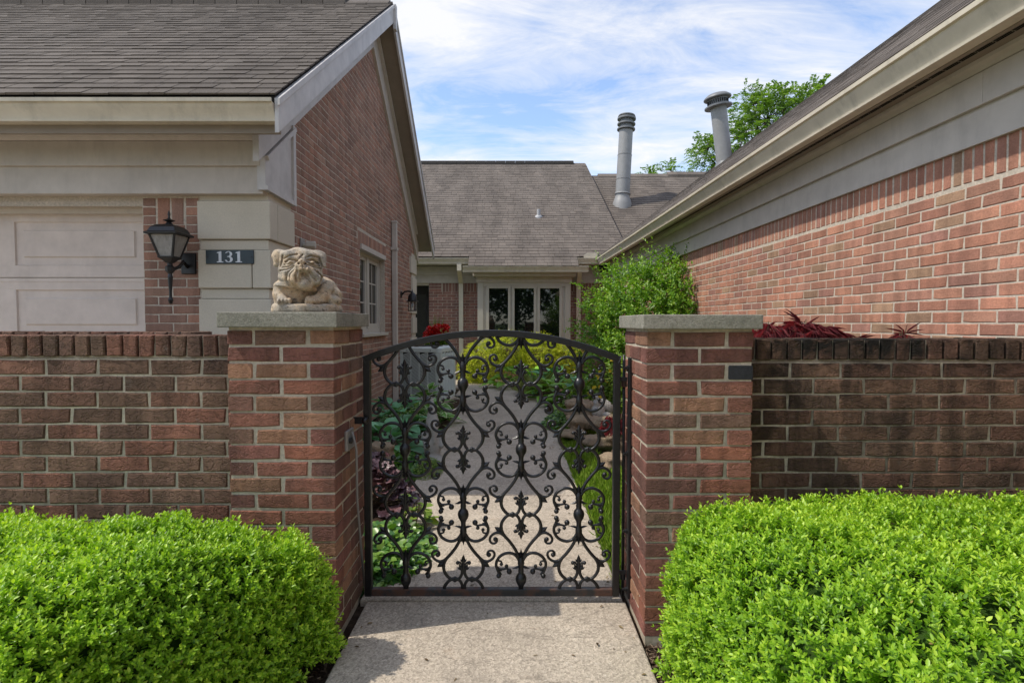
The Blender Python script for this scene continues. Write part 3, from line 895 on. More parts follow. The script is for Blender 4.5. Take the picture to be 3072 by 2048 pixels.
for k in range(4):
    z0, z1 = max(zs[k], 0.03), zs[k + 1]
    s = MB()
    xr = px1; xs_ = []
    while xr - pxw > dx0:
        xs_.append((xr - pxw, xr)); xr -= pxw + gap
    pz0, pz1 = z0 + 0.085, z1 - 0.085
    if pz1 - pz0 < 0.15: continue
    # stiles and rails round the panels
    edges = sorted(xs_)
    s.box(dx0, dx1, DY, DY + 0.011, z0 + 0.003, pz0); s.box(dx0, dx1, DY, DY + 0.011, pz1, z1 - 0.003)
    s.box(dx0, dx1, DY - 0.004, DY - 0.0002, z0 + 0.004, z0 + 0.03); s.box(dx0, dx1, DY - 0.004, DY - 0.0002, z1 - 0.032, z1 - 0.004)
    cur = dx0
    for a, b in edges:
        s.box(cur, a, DY, DY + 0.011, pz0 + 0.0005, pz1 - 0.0005); cur = b
    s.box(cur, dx1, DY, DY + 0.011, pz0 + 0.0005, pz1 - 0.0005)
    so = s.build('door_section', MT['door'], door)
    for a, b in edges:
        V, F = panel(a, b, pz0, pz1)
        MB().add(V, F).build('door_panel', MT['door'], HG if False else door)
# gable window
wy0, wy1 = WY0 + 0.01, WY1 - 0.01
wx = XG - 0.075
win = MB()
for a, b, c, e in ((wy0, wy1, WZ1 - 0.05, WZ1), (wy0, wy1, WZ0, WZ0 + 0.06), (wy0, wy0 + 0.06, WZ0 + 0.06, WZ1 - 0.05), (wy1 - 0.06, wy1, WZ0 + 0.06, WZ1 - 0.05)):
    win.box(wx - 0.06, wx, a, b, c, e)
ym = (wy0 + wy1) / 2
win.box(wx - 0.06, wx + 0.004, ym - 0.05, ym + 0.05, WZ0 + 0.06, WZ1 - 0.05)
win = win.build('window', MT['frame'], HG)
MB().box(wx - 0.02, XG + 0.02, wy0 - 0.0, wy1 + 0.0, WZ1 - 0.012, WZ1 + 0.05).build('window_head_trim', MT['trim'], win)
MB().box(wx - 0.02, XG + 0.045, wy0 - 0.02, wy1 + 0.02, WZ0 - 0.035, WZ0 + 0.004).build('window_sill', MT['frame'], win, bevel=0.004)
for a, b in ((wy0 + 0.06, ym - 0.05), (ym + 0.05, wy1 - 0.06)):
    sash = MB()
    for q in ((a, a + 0.05, WZ0 + 0.06, WZ1 - 0.05), (b - 0.05, b, WZ0 + 0.06, WZ1 - 0.05), (a + 0.05, b - 0.05, WZ1 - 0.10, WZ1 - 0.05), (a + 0.05, b - 0.05, WZ0 + 0.06, WZ0 + 0.13)):
        sash.box(wx - 0.05, wx - 0.012, *q)
    sash.build('sash', MT['frame'], win)
    MB().box(wx - 0.045, wx - 0.035, a + 0.05, b - 0.05, WZ0 + 0.13, WZ1 - 0.10).build('pane', MT['glass'], win)
    mu = MB()
    for k in (1, 2):
        z = WZ0 + 0.13 + (WZ1 - WZ0 - 0.23) * k / 3
        mu.box(wx - 0.034, wx - 0.028, a + 0.05, b - 0.05, z - 0.009, z + 0.009)
    mu.box(wx - 0.034, wx - 0.0275, (a + b) / 2 - 0.009, (a + b) / 2 + 0.009, WZ0 + 0.13, WZ1 - 0.10)
    mu.build('glazing_bar', MT['frame'], win)
# conduit pipe on the gable
pt = at_x(1184, 663, XG + 0.05)
pp = MB(); pp.box(XG + 0.006, XG + 0.085, pt.y - 0.038, pt.y + 0.038, 0.0, pt.z - 0.03)
pipe = pp.build('wall_pipe', MT['trim'], HG, bevel=0.012)
MB().box(XG + 0.004, XG + 0.092, pt.y - 0.045, pt.y + 0.045, pt.z - 0.032, pt.z).build('pipe_cap', MT['trim'], pipe, bevel=0.008)
MB().box(XG + 0.002, XG + 0.092, pt.y - 0.06, pt.y + 0.06, pt.z - 0.44, pt.z - 0.40).build('pipe_strap', MT['trim'], pipe)
# small utility box on the gable
ub = at_x(905, 733, XG)
ubx = MB().box(XG + 0.001, XG + 0.012, ub.y - 0.05, ub.y + 0.05, ub.z - 0.05, ub.z + 0.05).build('socket_plate', MT['plate'], HG, bevel=0.003)
mb = MB(); mb.lathe([(0.022, 0.0), (0.022, 0.02), (0.034, 0.025), (0.036, 0.10), (0.03, 0.105)], (XG + 0.012, ub.y, ub.z - 0.005), 6, (1, 0.15, 0))
mb.build('socket_cover', MT['frame'], ubx)

# ------------------------------------------------------------------ the house on the right (its own slightly turned frame)
SK = 0.0183
HR = thing('side_house', (2.51, 0, 0), 'long brick house wall with cream gutter running back on the right', 'house', rotz=SK)
ORIGIN[HR] = Vector((0, 0, 0))                       # children are built in its local frame
MR = Matrix.Translation((2.51, 0, 0)) @ Matrix.Rotation(SK, 4, 'Z')
RYA, RYB = -2.2, 12.95
rw = MB().box(0.0036, 0.25, RYA, RYB + 0.2, 0, 2.6).build('brick_wall', MT['mortar'], HR)
it = stretcher_rows(RYA, RYB, 0, 2.02)
it += soldiers(RYA, RYB, 2.02 + 0.098)
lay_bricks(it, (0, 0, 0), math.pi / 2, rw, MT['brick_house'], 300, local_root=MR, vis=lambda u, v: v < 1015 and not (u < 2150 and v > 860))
for k, y in enumerate((RYA, 1.3, 4.95, 8.6)):
    y2 = (1.3, 4.95, 8.6, RYB + 0.2)[k]
    MB().box(-0.022, 0.1, y + 0.001, y2 - 0.001, 2.203, 2.40).build('frieze_board', MT['trim'], HR, bevel=0.003)
for k, y in enumerate((RYA, 2.9, 6.5, 10.1)):
    y2 = (2.9, 6.5, 10.1, RYB + 0.2)[k]
    MB().box(-0.05, -0.0235, y + 0.001, y2 - 0.001, 2.388, 2.556).build('frieze_board', MT['trim'], HR, bevel=0.003)
mb = MB(); mb.extr_y([(0.05, 2.558), (-0.055, 2.558), (-0.07, 2.57), (-0.10, 2.582), (-0.105, 2.599), (0.05, 2.599)], RYA, RYB)
mb.build('crown_moulding', MT['trim'], HR)
MB().box(-0.262, 0.05, RYA, RYB, 2.60, 2.62).build('soffit', MT['soffit'], HR)
vent = MB()
y = 0.3
while y < RYB - 0.3:
    for k in range(3):
        vent.box(-0.20 + k * 0.014, -0.193 + k * 0.014, y, y + 0.09, 2.5965, 2.5995)
    y += 0.1
vent.build('soffit_vent', MT['felt'], HR, kind='stuff')
MB().box(-0.262, -0.236, RYA, RYB - 0.42, 2.572, 2.72).build('fascia_board', MT['soffit'], HR, bevel=0.003)
gr = MB(); gr.extr_y([(-0.2635 - a, 2.577 + b) for a, b in GUT], RYA, RYB - 0.40)
gr.build('gutter', MT['gutter'], HR, auto=35)
RE, RZE, RR = -0.335, 2.735, 3.35
RRZ = RZE + 0.765 * (RR - RE)
dk = MB(); dk.extr_y([(RE, RZE), (RR, RRZ), (2 * RR - RE, RZE), (2 * RR - RE, RZE - 0.03), (RR, RRZ - 0.12), (RE, RZE - 0.03)], RYA, 16.0)
rroof = dk.build('roof', MT['felt'], HR)
shingle_roof(rroof, 'shingle', lambda t: (RYA, 16.0), RE - 0.012, RZE + 0.004, RR, RRZ + 0.012, MT['shingle_brown'], 300, axis='x', rootmat=MR, wmin=0.12, wmax=0.28, thick=0.007)

# ------------------------------------------------------------------ the house at the back
HB = thing('rear_house', (0, 13.3, 0), 'brick house with bay window and brown shingled roof at the end of the walk', 'house')
YB = 13.13
bw = MB(); bw.box(-1.95, -0.75, YB + 0.006, YB + 0.25, 0, 2.62); bw.box(1.30, 2.6, YB + 0.006, YB + 0.25, 0, 2.62); bw.box(-3.2, 1.4, YB + 0.02, YB + 0.25, 2.15, 2.62); bw.box(-3.4, -2.85, YB + 0.02, YB + 0.2, 0, 2.62)
bw = bw.build('rear_wall', MT['mortar'], HB)
it = []
for a, b in ((-1.95, -0.76), (1.31, 2.27)):
    it += [(-s, z, L, k) for s, z, L, k in stretcher_rows(a, b, 0, 2.0)]
    it += [(-s, z, L, k, H) for s, z, L, k, H in soldiers(a if a > 0 else a + 0.32, b, 2.0 + 0.1)]
    if a < 0:
        for k in range(3): it.append((-(a + 0.15), 2.0 + (k + 0.5) * HC, 0.29, 'h'))
lay_bricks(it, (0, YB, 0), math.pi, bw, MT['brick_rear'], 300, vis=lambda u, v: v < 1080)
MB().box(-3.2, 2.29, YB - 0.022, YB + 0.02, 2.2, 2.40).build('frieze_board', MT['trim'], HB, bevel=0.003)
MB().box(-3.2, 2.30, YB - 0.05, YB - 0.0235, 2.388, 2.58).build('frieze_board', MT['trim'], HB, bevel=0.003)
MB().box(-3.2, 2.3, 12.72, YB, 2.60, 2.62).build('soffit', MT['trim'], HB)
MB().box(-3.2, -0.96, 12.695, 12.72, 2.575, 2.73).build('fascia_board', MT['trim'], HB)
MB().box(1.5, 2.2, 12.695, 12.72, 2.575, 2.73).build('fascia_board', MT['trim'], HB)
mb = MB(); mb.extr_x([(12.692 - a, 2.595 + b) for a, b in GUT], -3.2, -0.955); mb.build('gutter', MT['gutter'], HB, auto=35)
mb = MB(); mb.extr_x([(12.692 - a, 2.595 + b) for a, b in GUT], 1.45, 1.98); mb.build('gutter', MT['gutter'], HB, auto=35)
# splash guard in the gutter corner
ga, gb_ = at_y(1751, 772, 12.58), at_y(1792, 764, 12.58)
MB().extr_y([(ga.x, 2.725), (gb_.x, 2.725), (gb_.x, 2.835), (ga.x + 0.08, 2.835), (ga.x, 2.79)], 12.575, 12.585).box(gb_.x, gb_.x + 0.01, 12.585, 12.85, 2.725, 2.86).build('splash_guard', MT['gutter'], HB)
# bay
BX0, BX1, BYF = -0.785, 1.335, 12.76
bay = MB(); bay.box(BX0, BX1, BYF + 0.02, YB + 0.1, 0.62, 2.40); bay = bay.build('bay', MT['trim'], HB)
MB().box(BX0 + 0.02, BX1 - 0.02, BYF + 0.06, YB + 0.1, 0.0, 0.62).build('bay_base', MT['brick_rear'], HB)
gzb = 2.385
MB().box(BX0 - 0.09, BX1 + 0.1, 12.50, YB, gzb - 0.075, gzb + 0.055).build('bay_soffit', MT['trim'], HB, bevel=0.01)
MB().box(BX0 - 0.02, BX1 + 0.02, BYF - 0.04, BYF + 0.02, 2.19, gzb - 0.076).build('bay_head_board', MT['trim'], bay, bevel=0.004)
mb = MB(); mb.extr_x([(12.40 - a, gzb + 0.002 + b) for a, b in GUT], at_y(1388, 800, 12.3).x, at_y(1766, 800, 12.3).x); mb.build('bay_gutter', MT['gutter'], HB, auto=35)
MB().box(BX0 - 0.09, BX1 + 0.1, 12.402, 12.51, gzb - 0.0, gzb + 0.10).build('bay_fascia', MT['trim'], HB)
cas = MB()
for q in ((BX0 + 0.0, BX0 + 0.13, 0.62, 2.19), (BX1 - 0.13, BX1 - 0.0, 0.62, 2.19), (BX0 + 0.13, BX1 - 0.13, 2.09, 2.19)):
    cas.box(q[0], q[1], BYF - 0.012, BYF + 0.02, q[2], q[3])
cas.build('window_casing', MT['frame'], bay, bevel=0.004)
ztop = at_y(1500, 865, BYF).z
for a, b in ((1467, 1524), (1543.6, 1601.4), (1620, 1678)):
    xa, xb = at_y(a, 900, BYF).x, at_y(b, 900, BYF).x
    fr = MB(); e = 0.062
    fr.box(xa - e, xa, BYF - 0.022, BYF + 0.02, 0.66, ztop + e); fr.box(xb, xb + e, BYF - 0.022, BYF + 0.02, 0.66, ztop + e)
    fr.box(xa, xb, BYF - 0.022, BYF + 0.02, ztop, ztop + e); fr.box(xa, xb, BYF - 0.022, BYF + 0.02, 0.66, 0.72)
    fo = fr.build('window_frame', MT['frame'], bay, bevel=0.004)
    MB().box(xa, xb, BYF + 0.002, BYF + 0.0195, 0.72, ztop).build('pane', MT['glass'], bay)
# downspouts
def downspout(x0, x1, z_top, ytop):
    m_ = MB(); c = (x0 + x1) / 2; hw = (x1 - x0) / 2
    path = [(ytop, z_top), (ytop, z_top - 0.16), (YB - 0.10, z_top - 0.42), (YB - 0.09, z_top - 0.5), (YB - 0.09, 0.05)]
    for (ya, za), (yb_, zb_) in zip(path[:-1], path[1:]):
        m_.prism([(c - hw, ya - 0.035, za), (c + hw, ya - 0.035, za), (c + hw, ya + 0.035, za), (c - hw, ya + 0.035, za)],
                 [(c - hw, yb_ - 0.035, zb_), (c + hw, yb_ - 0.035, zb_), (c + hw, yb_ + 0.035, zb_), (c - hw, yb_ + 0.035, zb_)])
    m_.build('downspout', MT['gutter'], HB)
downspout(at_y(1373, 850, 12.75).x, at_y(1386, 850, 12.75).x, 2.60, 12.62)
downspout(at_y(1731, 850, 12.9).x, at_y(1744, 850, 12.9).x, 2.58, 12.80)
# entry door in its recess
dr = MB().box(-2.85, -1.95, 13.62, 13.68, 0.03, 2.15).build('entry_door', MT['door_dark'], HB)
MB().box(-2.6, -2.10, 13.612, 13.62, 0.95, 1.95).build('pane', MT['glass'], dr)
MB().box(-2.86, -2.83, YB + 0.03, 13.7, 0, 2.2).box(-1.96, -1.953, YB + 0.26, 13.7, 0, 2.2).build('door_jamb', MT['door_dark'], dr)
MB().box(-3.0, -1.8, 13.70, 13.75, 0, 2.4).build('entry_back', MT['door_dark'], dr)
# roofs
AE_Y, AE_Z, AR_Y = 12.60, 2.745, 17.4
AR_Z = AE_Z + 0.717 * (AR_Y - AE_Y)
xA = lambda y: 2.65 - 0.085 * (y - 12.6)
dk = MB()
dk.prism([(-5, AE_Y, AE_Z), (xA(AE_Y), AE_Y, AE_Z), (xA(AR_Y), AR_Y, AR_Z), (-5, AR_Y, AR_Z)], [(-5, AE_Y + 0.1, AE_Z - 0.14), (xA(AE_Y), AE_Y + 0.1, AE_Z - 0.14), (xA(AR_Y), AR_Y + 0.1, AR_Z - 0.14), (-5, AR_Y + 0.1, AR_Z - 0.14)])
dk.prism([(-0.955, 12.28, AE_Z - 0.717 * 0.32), (1.45, 12.28, AE_Z - 0.717 * 0.32), (1.45, AE_Y - 0.002, AE_Z), (-0.955, AE_Y - 0.002, AE_Z)], [(-0.955, 12.30, AE_Z - 0.717 * 0.32 - 0.03), (1.45, 12.30, AE_Z - 0.717 * 0.32 - 0.03), (1.45, AE_Y, AE_Z - 0.06), (-0.955, AE_Y, AE_Z - 0.06)])
ra = dk.build('roof', MT['felt'], HB)
shingle_roof(ra, 'shingle', lambda t: (-5, xA(AE_Y + (AR_Y - AE_Y) * t) + 0.02), AE_Y - 0.012, AE_Z + 0.005, AR_Y, AR_Z + 0.012, MT['shingle_brown'], 240, wmin=0.12, wmax=0.26, thick=0.014)
shingle_roof(ra, 'shingle', lambda t: (-0.965, 1.46), 12.27, AE_Z - 0.717 * 0.33 + 0.006, AE_Y + 0.03, AE_Z + 0.03, MT['shingle_brown'], 60, wmin=0.12, wmax=0.26, thick=0.014)
rm = MB(); x = -5.0
while x < 1.75:
    rm.extr_x([(AR_Y - 0.15, AR_Z - 0.06), (AR_Y, AR_Z + 0.075), (AR_Y + 0.15, AR_Z - 0.06), (AR_Y + 0.15, AR_Z - 0.12), (AR_Y - 0.15, AR_Z - 0.12)], x, x + 0.295); x += 0.3
rm.build('ridge_cap', MT['felt'], ra)
BE_Y, BE_Z, BR_Y = 12.60, 2.50, 17.1
BR_Z = BE_Z + 0.717 * (BR_Y - BE_Y)
dk = MB().prism([(2.0, BE_Y, BE_Z), (9.5, BE_Y, BE_Z), (9.5, BR_Y, BR_Z), (2.0, BR_Y, BR_Z)], [(2.0, BE_Y + 0.1, BE_Z - 0.1), (9.5, BE_Y + 0.1, BE_Z - 0.1), (9.5, BR_Y + 0.1, BR_Z - 0.1), (2.0, BR_Y + 0.1, BR_Z - 0.1)])
rb = dk.build('lower_roof', MT['felt'], HB)
shingle_roof(rb, 'shingle', lambda t: (2.2, 8.0), BE_Y, BE_Z + 0.005, BR_Y, BR_Z + 0.012, MT['shingle_brown'], 0, wmin=0.12, wmax=0.26, thick=0.014)
rm = MB(); x = 2.6
while x < 8:
    up = 0.06 if x > 4.4 else 0.0
    rm.extr_x([(BR_Y - 0.15, BR_Z - 0.06 + up), (BR_Y, BR_Z + 0.06 + up), (BR_Y + 0.15, BR_Z - 0.06 + up), (BR_Y + 0.15, BR_Z - 0.14), (BR_Y - 0.15, BR_Z - 0.14)], x, x + 0.295); x += 0.3
rm.build('ridge_cap', MT['shingle_brown'], rb)
# gable verge under the edge of the upper roof
MB().prism([(xA(AE_Y) - 0.01, AE_Y + 0.3, AE_Z + 0.1), (xA(AE_Y) - 0.01, AE_Y + 0.3, AE_Z - 0.4), (xA(AR_Y) - 0.01, AR_Y, AR_Z - 0.5), (xA(AR_Y) - 0.01, AR_Y, AR_Z - 0.02)],
           [(xA(AE_Y) - 0.04, AE_Y + 0.3, AE_Z + 0.1), (xA(AE_Y) - 0.04, AE_Y + 0.3, AE_Z - 0.4), (xA(AR_Y) - 0.04, AR_Y, AR_Z - 0.5), (xA(AR_Y) - 0.04, AR_Y, AR_Z - 0.02)]).build('verge_board', MT['shingle_brown'], HB)
# back slopes so that light does not leak in from behind
MB().prism([(-5, AR_Y + 0.01, AR_Z - 0.03), (xA(AR_Y), AR_Y + 0.01, AR_Z - 0.03), (xA(AR_Y), AR_Y + 4.5, AR_Z - 3.3), (-5, AR_Y + 4.5, AR_Z - 3.3)], [(-5, AR_Y + 0.01, AR_Z - 0.13), (xA(AR_Y), AR_Y + 0.01, AR_Z - 0.13), (xA(AR_Y), AR_Y + 4.4, AR_Z - 3.4), (-5, AR_Y + 4.4, AR_Z - 3.4)]).build('back_slope', MT['felt'], HB)

# ------------------------------------------------------------------ roof fittings
def on_slope(u, v, ez, ey):      # point on a roof plane facing the camera
    r = ray(u, v); k = (CAMZ - ez + 0.717 * ey) / (0.717 * r.y - r.z)
    return Vector((r.x * k, r.y * k, CAMZ + r.z * k))
def flue(base, top, rad, label, cap):
    b, t_ = Vector(base), Vector(top)
    ax = (t_ - b); H = ax.length; ax.normalize()
    o = thing('flue_pipe', b, label, 'flue pipe', 'metal flue pipes on the roofs')
    seg = 3 if cap == 'rings' else 1
    for k in range(seg):
        a, c = H * (0.0 if k == 0 else k / seg + 0.004), H * (k + 1) / seg
        MB().lathe([(rad * (1 + 0.02 * (seg - k)), a - (0.6 if k == 0 else 0)), (rad * (1 + 0.02 * (seg - k)), c - 0.012), (rad * (1.035 + 0.02 * (seg - k)), c - 0.010), (rad * (1.035 + 0.02 * (seg - k)), c)], b, 28, ax).build('pipe', MT['flue'], o, smooth=True, auto=40)
    def ring(h, r0, r1, th):
        MB().lathe([(r0 * 0.7, h), (r1, h), (r1 * 1.01, h + th), (r1, h + th * 1.6), (r0 * 0.8, h + th * 2.6)], b, 28, ax).build('cap_ring', MT['flue_cap'], o, smooth=True, auto=40)
    if cap == 'rings':
        MB().lathe([(rad * 1.55, -0.30), (rad * 1.45, -0.02), (rad * 1.25, 0.10), (rad * 1.02, 0.22), (rad * 1.02, 0.24)], b, 28, ax).build('flashing', MT['flue'], o, smooth=True, auto=40)
        MB().lathe([(rad * 1.08, 0.25), (rad * 1.22, 0.26), (rad * 1.08, 0.30)], b, 28, ax).build('storm_collar', MT['flue'], o, smooth=True)
        MB().lathe([(rad * 0.92, H), (rad * 0.92, H + 0.40)], b, 24, ax).build('cap_core', MT['flue_cap'], o, smooth=True, auto=40)
        ring(H + 0.02, rad, rad * 1.33, 0.022); ring(H + 0.16, rad, rad * 1.33, 0.022); ring(H + 0.30, rad, rad * 1.36, 0.03)
        MB().lathe([(rad * 1.3, H + 0.38), (rad * 1.2, H + 0.42), (rad * 0.6, H + 0.46), (rad * 0.1, H + 0.47)], b, 28, ax).build('cap_top', MT['flue_cap'], o, smooth=True)
    else:
        MB().lathe([(rad * 1.04, 0.14), (rad * 1.35, 0.15), (rad * 1.3, 0.17), (rad * 1.08, 0.24), (rad * 1.02, 0.26)], b, 28, ax).build('storm_collar', MT['flue_cap'], o, smooth=True, auto=40)
        ring(H - 0.02, rad, rad * 1.75, 0.018)
        MB().lathe([(rad * 1.28, H + 0.0), (rad * 1.3, H + 0.20)], b, 28, ax).build('cap_core', MT['flue_cap'], o, smooth=True, auto=40)
        q = Vector((0, 0, 1)).rotation_difference(ax)
        sl = MB()
        for k in range(30):
            a = 2 * math.pi * k / 30
            c = b + q @ Vector((rad * 1.315 * math.cos(a), rad * 1.315 * math.sin(a), H + 0.055))
            e1 = q @ Vector((-math.sin(a), math.cos(a), 0)) * 0.011; e2 = q @ Vector((math.cos(a), math.sin(a), 0)) * 0.004; e3 = ax * 0.07
            sl.prism([c - e1 - e2, c + e1 - e2, c + e1 + e2, c - e1 + e2], [c - e1 - e2 + e3, c + e1 - e2 + e3, c + e1 + e2 + e3, c - e1 + e2 + e3])
        sl.build('vent_slots', MT['felt'], o, kind='stuff')
        MB().lathe([(rad * 1.7, H + 0.16), (rad * 1.76, H + 0.175), (rad * 1.72, H + 0.20), (rad * 1.3, H + 0.255), (rad * 0.7, H + 0.285), (rad * 0.05, H + 0.295)], b, 28, ax).build('cap_top', MT['flue_cap'], o, smooth=True, auto=40)
    return o
b = on_slope(1866, 612, BE_Z, BE_Y)
tt = at_y(1878, 393, b.y + 0.05)
flue(b, tt, 0.183, 'slim grey flue pipe with three-ringed cap, on the rear roof', 'rings')
b = at_y(2177, 520, 12.4); tt = at_y(2155, 321, 12.35)
flue(b, tt, 0.165, 'grey flue pipe with wide mushroom cap, above the right gutter', 'mushroom')
vp = on_slope(1616, 652, AE_Z, AE_Y)
vt = thing('vent_pipe', vp, 'short pale vent pipe in the middle of the rear roof', 'vent pipe')
MB().lathe([(0.045, -0.1), (0.045, 0.20), (0.035, 0.20)], vp, 14).build('pipe', MT['lead'], vt, smooth=True, auto=40)
MB().lathe([(0.13, -0.06), (0.12, 0.0), (0.06, 0.05), (0.05, 0.06)], vp, 14, (0, -0.58, 0.81)).build('flashing', MT['lead'], vt, smooth=True)

# ------------------------------------------------------------------ pillars and garden walls
PW = 0.4245
BL, BW, BJ = (PW - 0.014) / 2, 0.098, 0.013
def full_variants(key, L, H, D, mat): return brick_variants(key, L, H, D, mat, True, 8)
def pillar(x0, y0, cap_z0, cap_z1, label, side, side_blue=False):
    o = thing('gate_pillar', (x0 + PW / 2, y0 + PW / 2, 0), label, 'pillar', 'brick pillars either side of the gate')
    top = cap_z0 - 0.008
    core = MB().box(x0 + 0.0055, x0 + PW - 0.0055, y0 + 0.0055, y0 + PW - 0.0055, -0.1, cap_z0).build('mortar_core', MT['mortar_pillar'], o)
    n = 19
    h = top / n
    mat = MT['brick_pillar']
    for k in range(n):
        zc = (k + 0.5) * h
        items = []
        mid = PW - 2 * (BW + BJ)
        for (fy_, rot) in ((0.0, math.pi), (1.0, 0.0)):
            pass
        if (k + side) % 2 == 0:
            for sx in (0, 1):
                cx = x0 + BL / 2 + sx * (BL + 0.014)
                items.append((cx, y0, math.pi, BL)); items.append((cx, y0 + PW, 0.0, BL))
            items.append((x0, y0 + PW / 2, math.pi / 2, mid)); items.append((x0 + PW, y0 + PW / 2, -math.pi / 2, mid))
        else:
            for sy in (0, 1):
                cy = y0 + BL / 2 + sy * (BL + 0.014)
                items.append((x0, cy, math.pi / 2, BL)); items.append((x0 + PW, cy, -math.pi / 2, BL))
            items.append((x0 + PW / 2, y0, math.pi, mid)); items.append((x0 + PW / 2, y0 + PW, 0.0, mid))
        for cx, cy, rot, L in items:
            me = random.choice(full_variants('pf', BL, h - 0.010, BW, mat))[0]
            b = bpy.data.objects.new('brick', me); COL.objects.link(b); b.parent = o
            b.location = Vector((cx, cy, zc)) + Matrix.Rotation(rot, 3, 'Z') @ Vector((0, random.uniform(-0.001, 0.001), random.uniform(-0.001, 0.001))) - ORIGIN[o]
            b.rotation_euler = (0, random.uniform(-0.005, 0.005), rot); b.scale = (L / BL, 1, 1)
            if (side_blue and k == n - 3 and cx > x0 + PW - 0.01 and cy < y0 + 0.15): b.data = random.choice(full_variants('pf', BL, h - 0.010, BW, MT['brick_blue']))[0]
    oh = 0.022
    cm = MB(); nx = 8
    cm.box(x0 - oh, x0 + PW + oh, y0 - 0.035, y0 + PW + 0.03, cap_z0, cap_z1)
    cm.build('cap', MT['cap'], o, bevel=0.004, label='grey weathered stone cap')
    return o
MT['brick_blue'] = m_brick('flashed_brick', [(0.06, 0.062, 0.07), (0.05, 0.05, 0.055)], band=0.2)
PL = pillar(-1.128, 2.208, 1.252, 1.312, 'brick pillar left of the gate, carrying the bulldog statue', 1)
PR = pillar(0.532, 2.208, 1.245, 1.302, 'brick pillar right of the gate, with bare mossy stone cap', 1, True)

def garden_wall(x0, x1, y, top, depth, mat, mortar, label, seed_phase, n_lim=300):
    o = thing('garden_wall', ((x0 + x1) / 2, y + depth / 2, 0), label, 'wall', 'low brick garden walls')
    rl = 0.092
    MB().box(x0, x1, y + 0.0055, y + depth, -0.1, top - rl - 0.006).build('mortar_core', mortar, o)
    MB().box(x0, x1, y + 0.012, y + depth - 0.008, top - rl - 0.005, top - 0.007).build('coping_mortar', mortar, o)
    body = top - rl - 0.009
    n = int(body / HC); off = body - n * HC
    it = []
    for k in range(n):
        per = 0.203 + 0.0105
        s = x0 - (per / 2 if (k + seed_phase) % 2 else 0) + random.uniform(-0.006, 0.006)
        while s < x1:
            a, b = max(s, x0), min(s + 0.203, x1)
            if b - a > 0.025: it.append((-(a + b) / 2, off + (k + 0.5) * HC, b - a, 'h'))
            s += per
    lay_bricks(it, (0, y, 0), math.pi, o, mat, n_lim)
    x = x0 + 0.004; me_v = full_variants('rl', 0.0565, rl - 0.006, depth + 0.004, mat)
    while x < x1 - 0.03:
        b = bpy.data.objects.new('coping_brick', random.choice(me_v)[0]); COL.objects.link(b); b.parent = o
        b.location = Vector((x + 0.03, y - 0.003 + random.uniform(-0.003, 0.001), top - rl / 2 + random.uniform(-0.0015, 0.0015))) - ORIGIN[o]
        b.rotation_euler = (0, random.uniform(-0.012, 0.012), math.pi); b.scale = (random.uniform(0.95, 1.04), 1, 1)
        x += 0.0655
    return o
garden_wall(-3.3, -1.131, 2.285, 1.222, 0.20, MT['brick_low'], MT['mortar_low'], 'low brown brick wall in front of the garage door', 0)
garden_wall(0.958, 2.44, 2.345, 1.204, 0.20, MT['brick_stained'], MT['mortar_stained'], 'low black-stained brick wall right of the gate', 1)
garden_wall(-3.6, -1.66, 2.86, 1.226, 0.20, MT['brick_low'], MT['mortar_low'], 'second low brick wall just behind the left one, only its coping showing', 0, 60)

# ------------------------------------------------------------------ wrought gate
YG = 2.505
GX0, GX1 = -0.667, 0.487
K = 0.000438
ZB, ZC_ = 0.062, None
zc_col = {'low': (0.412, 1.009), 'high': (0.0725, 0.671, 1.27)}
def gz(v): return at_y(1536, v, YG).z
zB = gz(1543); zC = gz(1369); HP = (zC - zB + (gz(1142) - zC)) / 2
HP = 0.2965
zcorner, zapex = gz(1069), gz(989)
gxm = (GX0 + GX1) / 2; hw = (GX1 - GX0) / 2
Rarc = (hw ** 2 + (zapex - zcorner) ** 2) / (2 * (zapex - zcorner))
def arch(x): return zapex - Rarc + math.sqrt(max(0, Rarc ** 2 - (x - gxm) ** 2))
GT = thing('iron_gate', (gxm, YG, 0), 'black wrought iron garden gate with arched top and scrollwork hearts', 'gate')
bt = 0.031
MB().box(GX0, GX0 + bt, YG - bt / 2, YG + bt / 2, 0.03, zcorner - 0.012).build('post', MT['iron'], GT, bevel=0.003)
MB().box(GX1 - bt, GX1, YG - bt / 2, YG + bt / 2, 0.03, zcorner - 0.012).build('post', MT['iron'], GT, bevel=0.003)
MB().box(GX0 + bt, GX1 - bt, YG - bt / 2, YG + bt / 2, 0.032, 0.064).build('bottom_rail', MT['rusty'], GT, bevel=0.003, label='rust-worn bottom rail')
am = MB(); V, F = [], []
NA = 40
for i in range(NA + 1):
    x = GX0 - 0.002 + (GX1 - GX0 + 0.004) * i / NA
    zt_ = arch(min(max(x, GX0), GX1)); sx = -(x - gxm) / Rarc
    nx_, nz_ = (x - gxm) / Rarc, math.sqrt(1 - ((x - gxm) / Rarc) ** 2)
    for (o_, yy) in ((0, -1), (0, 1), (1, 1), (1, -1)):
        V.append((x - nx_ * 0.030 * o_, YG + yy * 0.0165, zt_ - nz_ * 0.030 * o_))
for i in range(NA):
    for k in range(4):
        j = (k + 1) % 4; F.append((i*4+k, i*4+j, (i+1)*4+j, (i+1)*4+k))
F.append((0, 1, 2, 3)); F.append((NA*4+3, NA*4+2, NA*4+1, NA*4))
am.add(V, F).build('arched_top_rail', MT['iron'], GT, bevel=0.003)

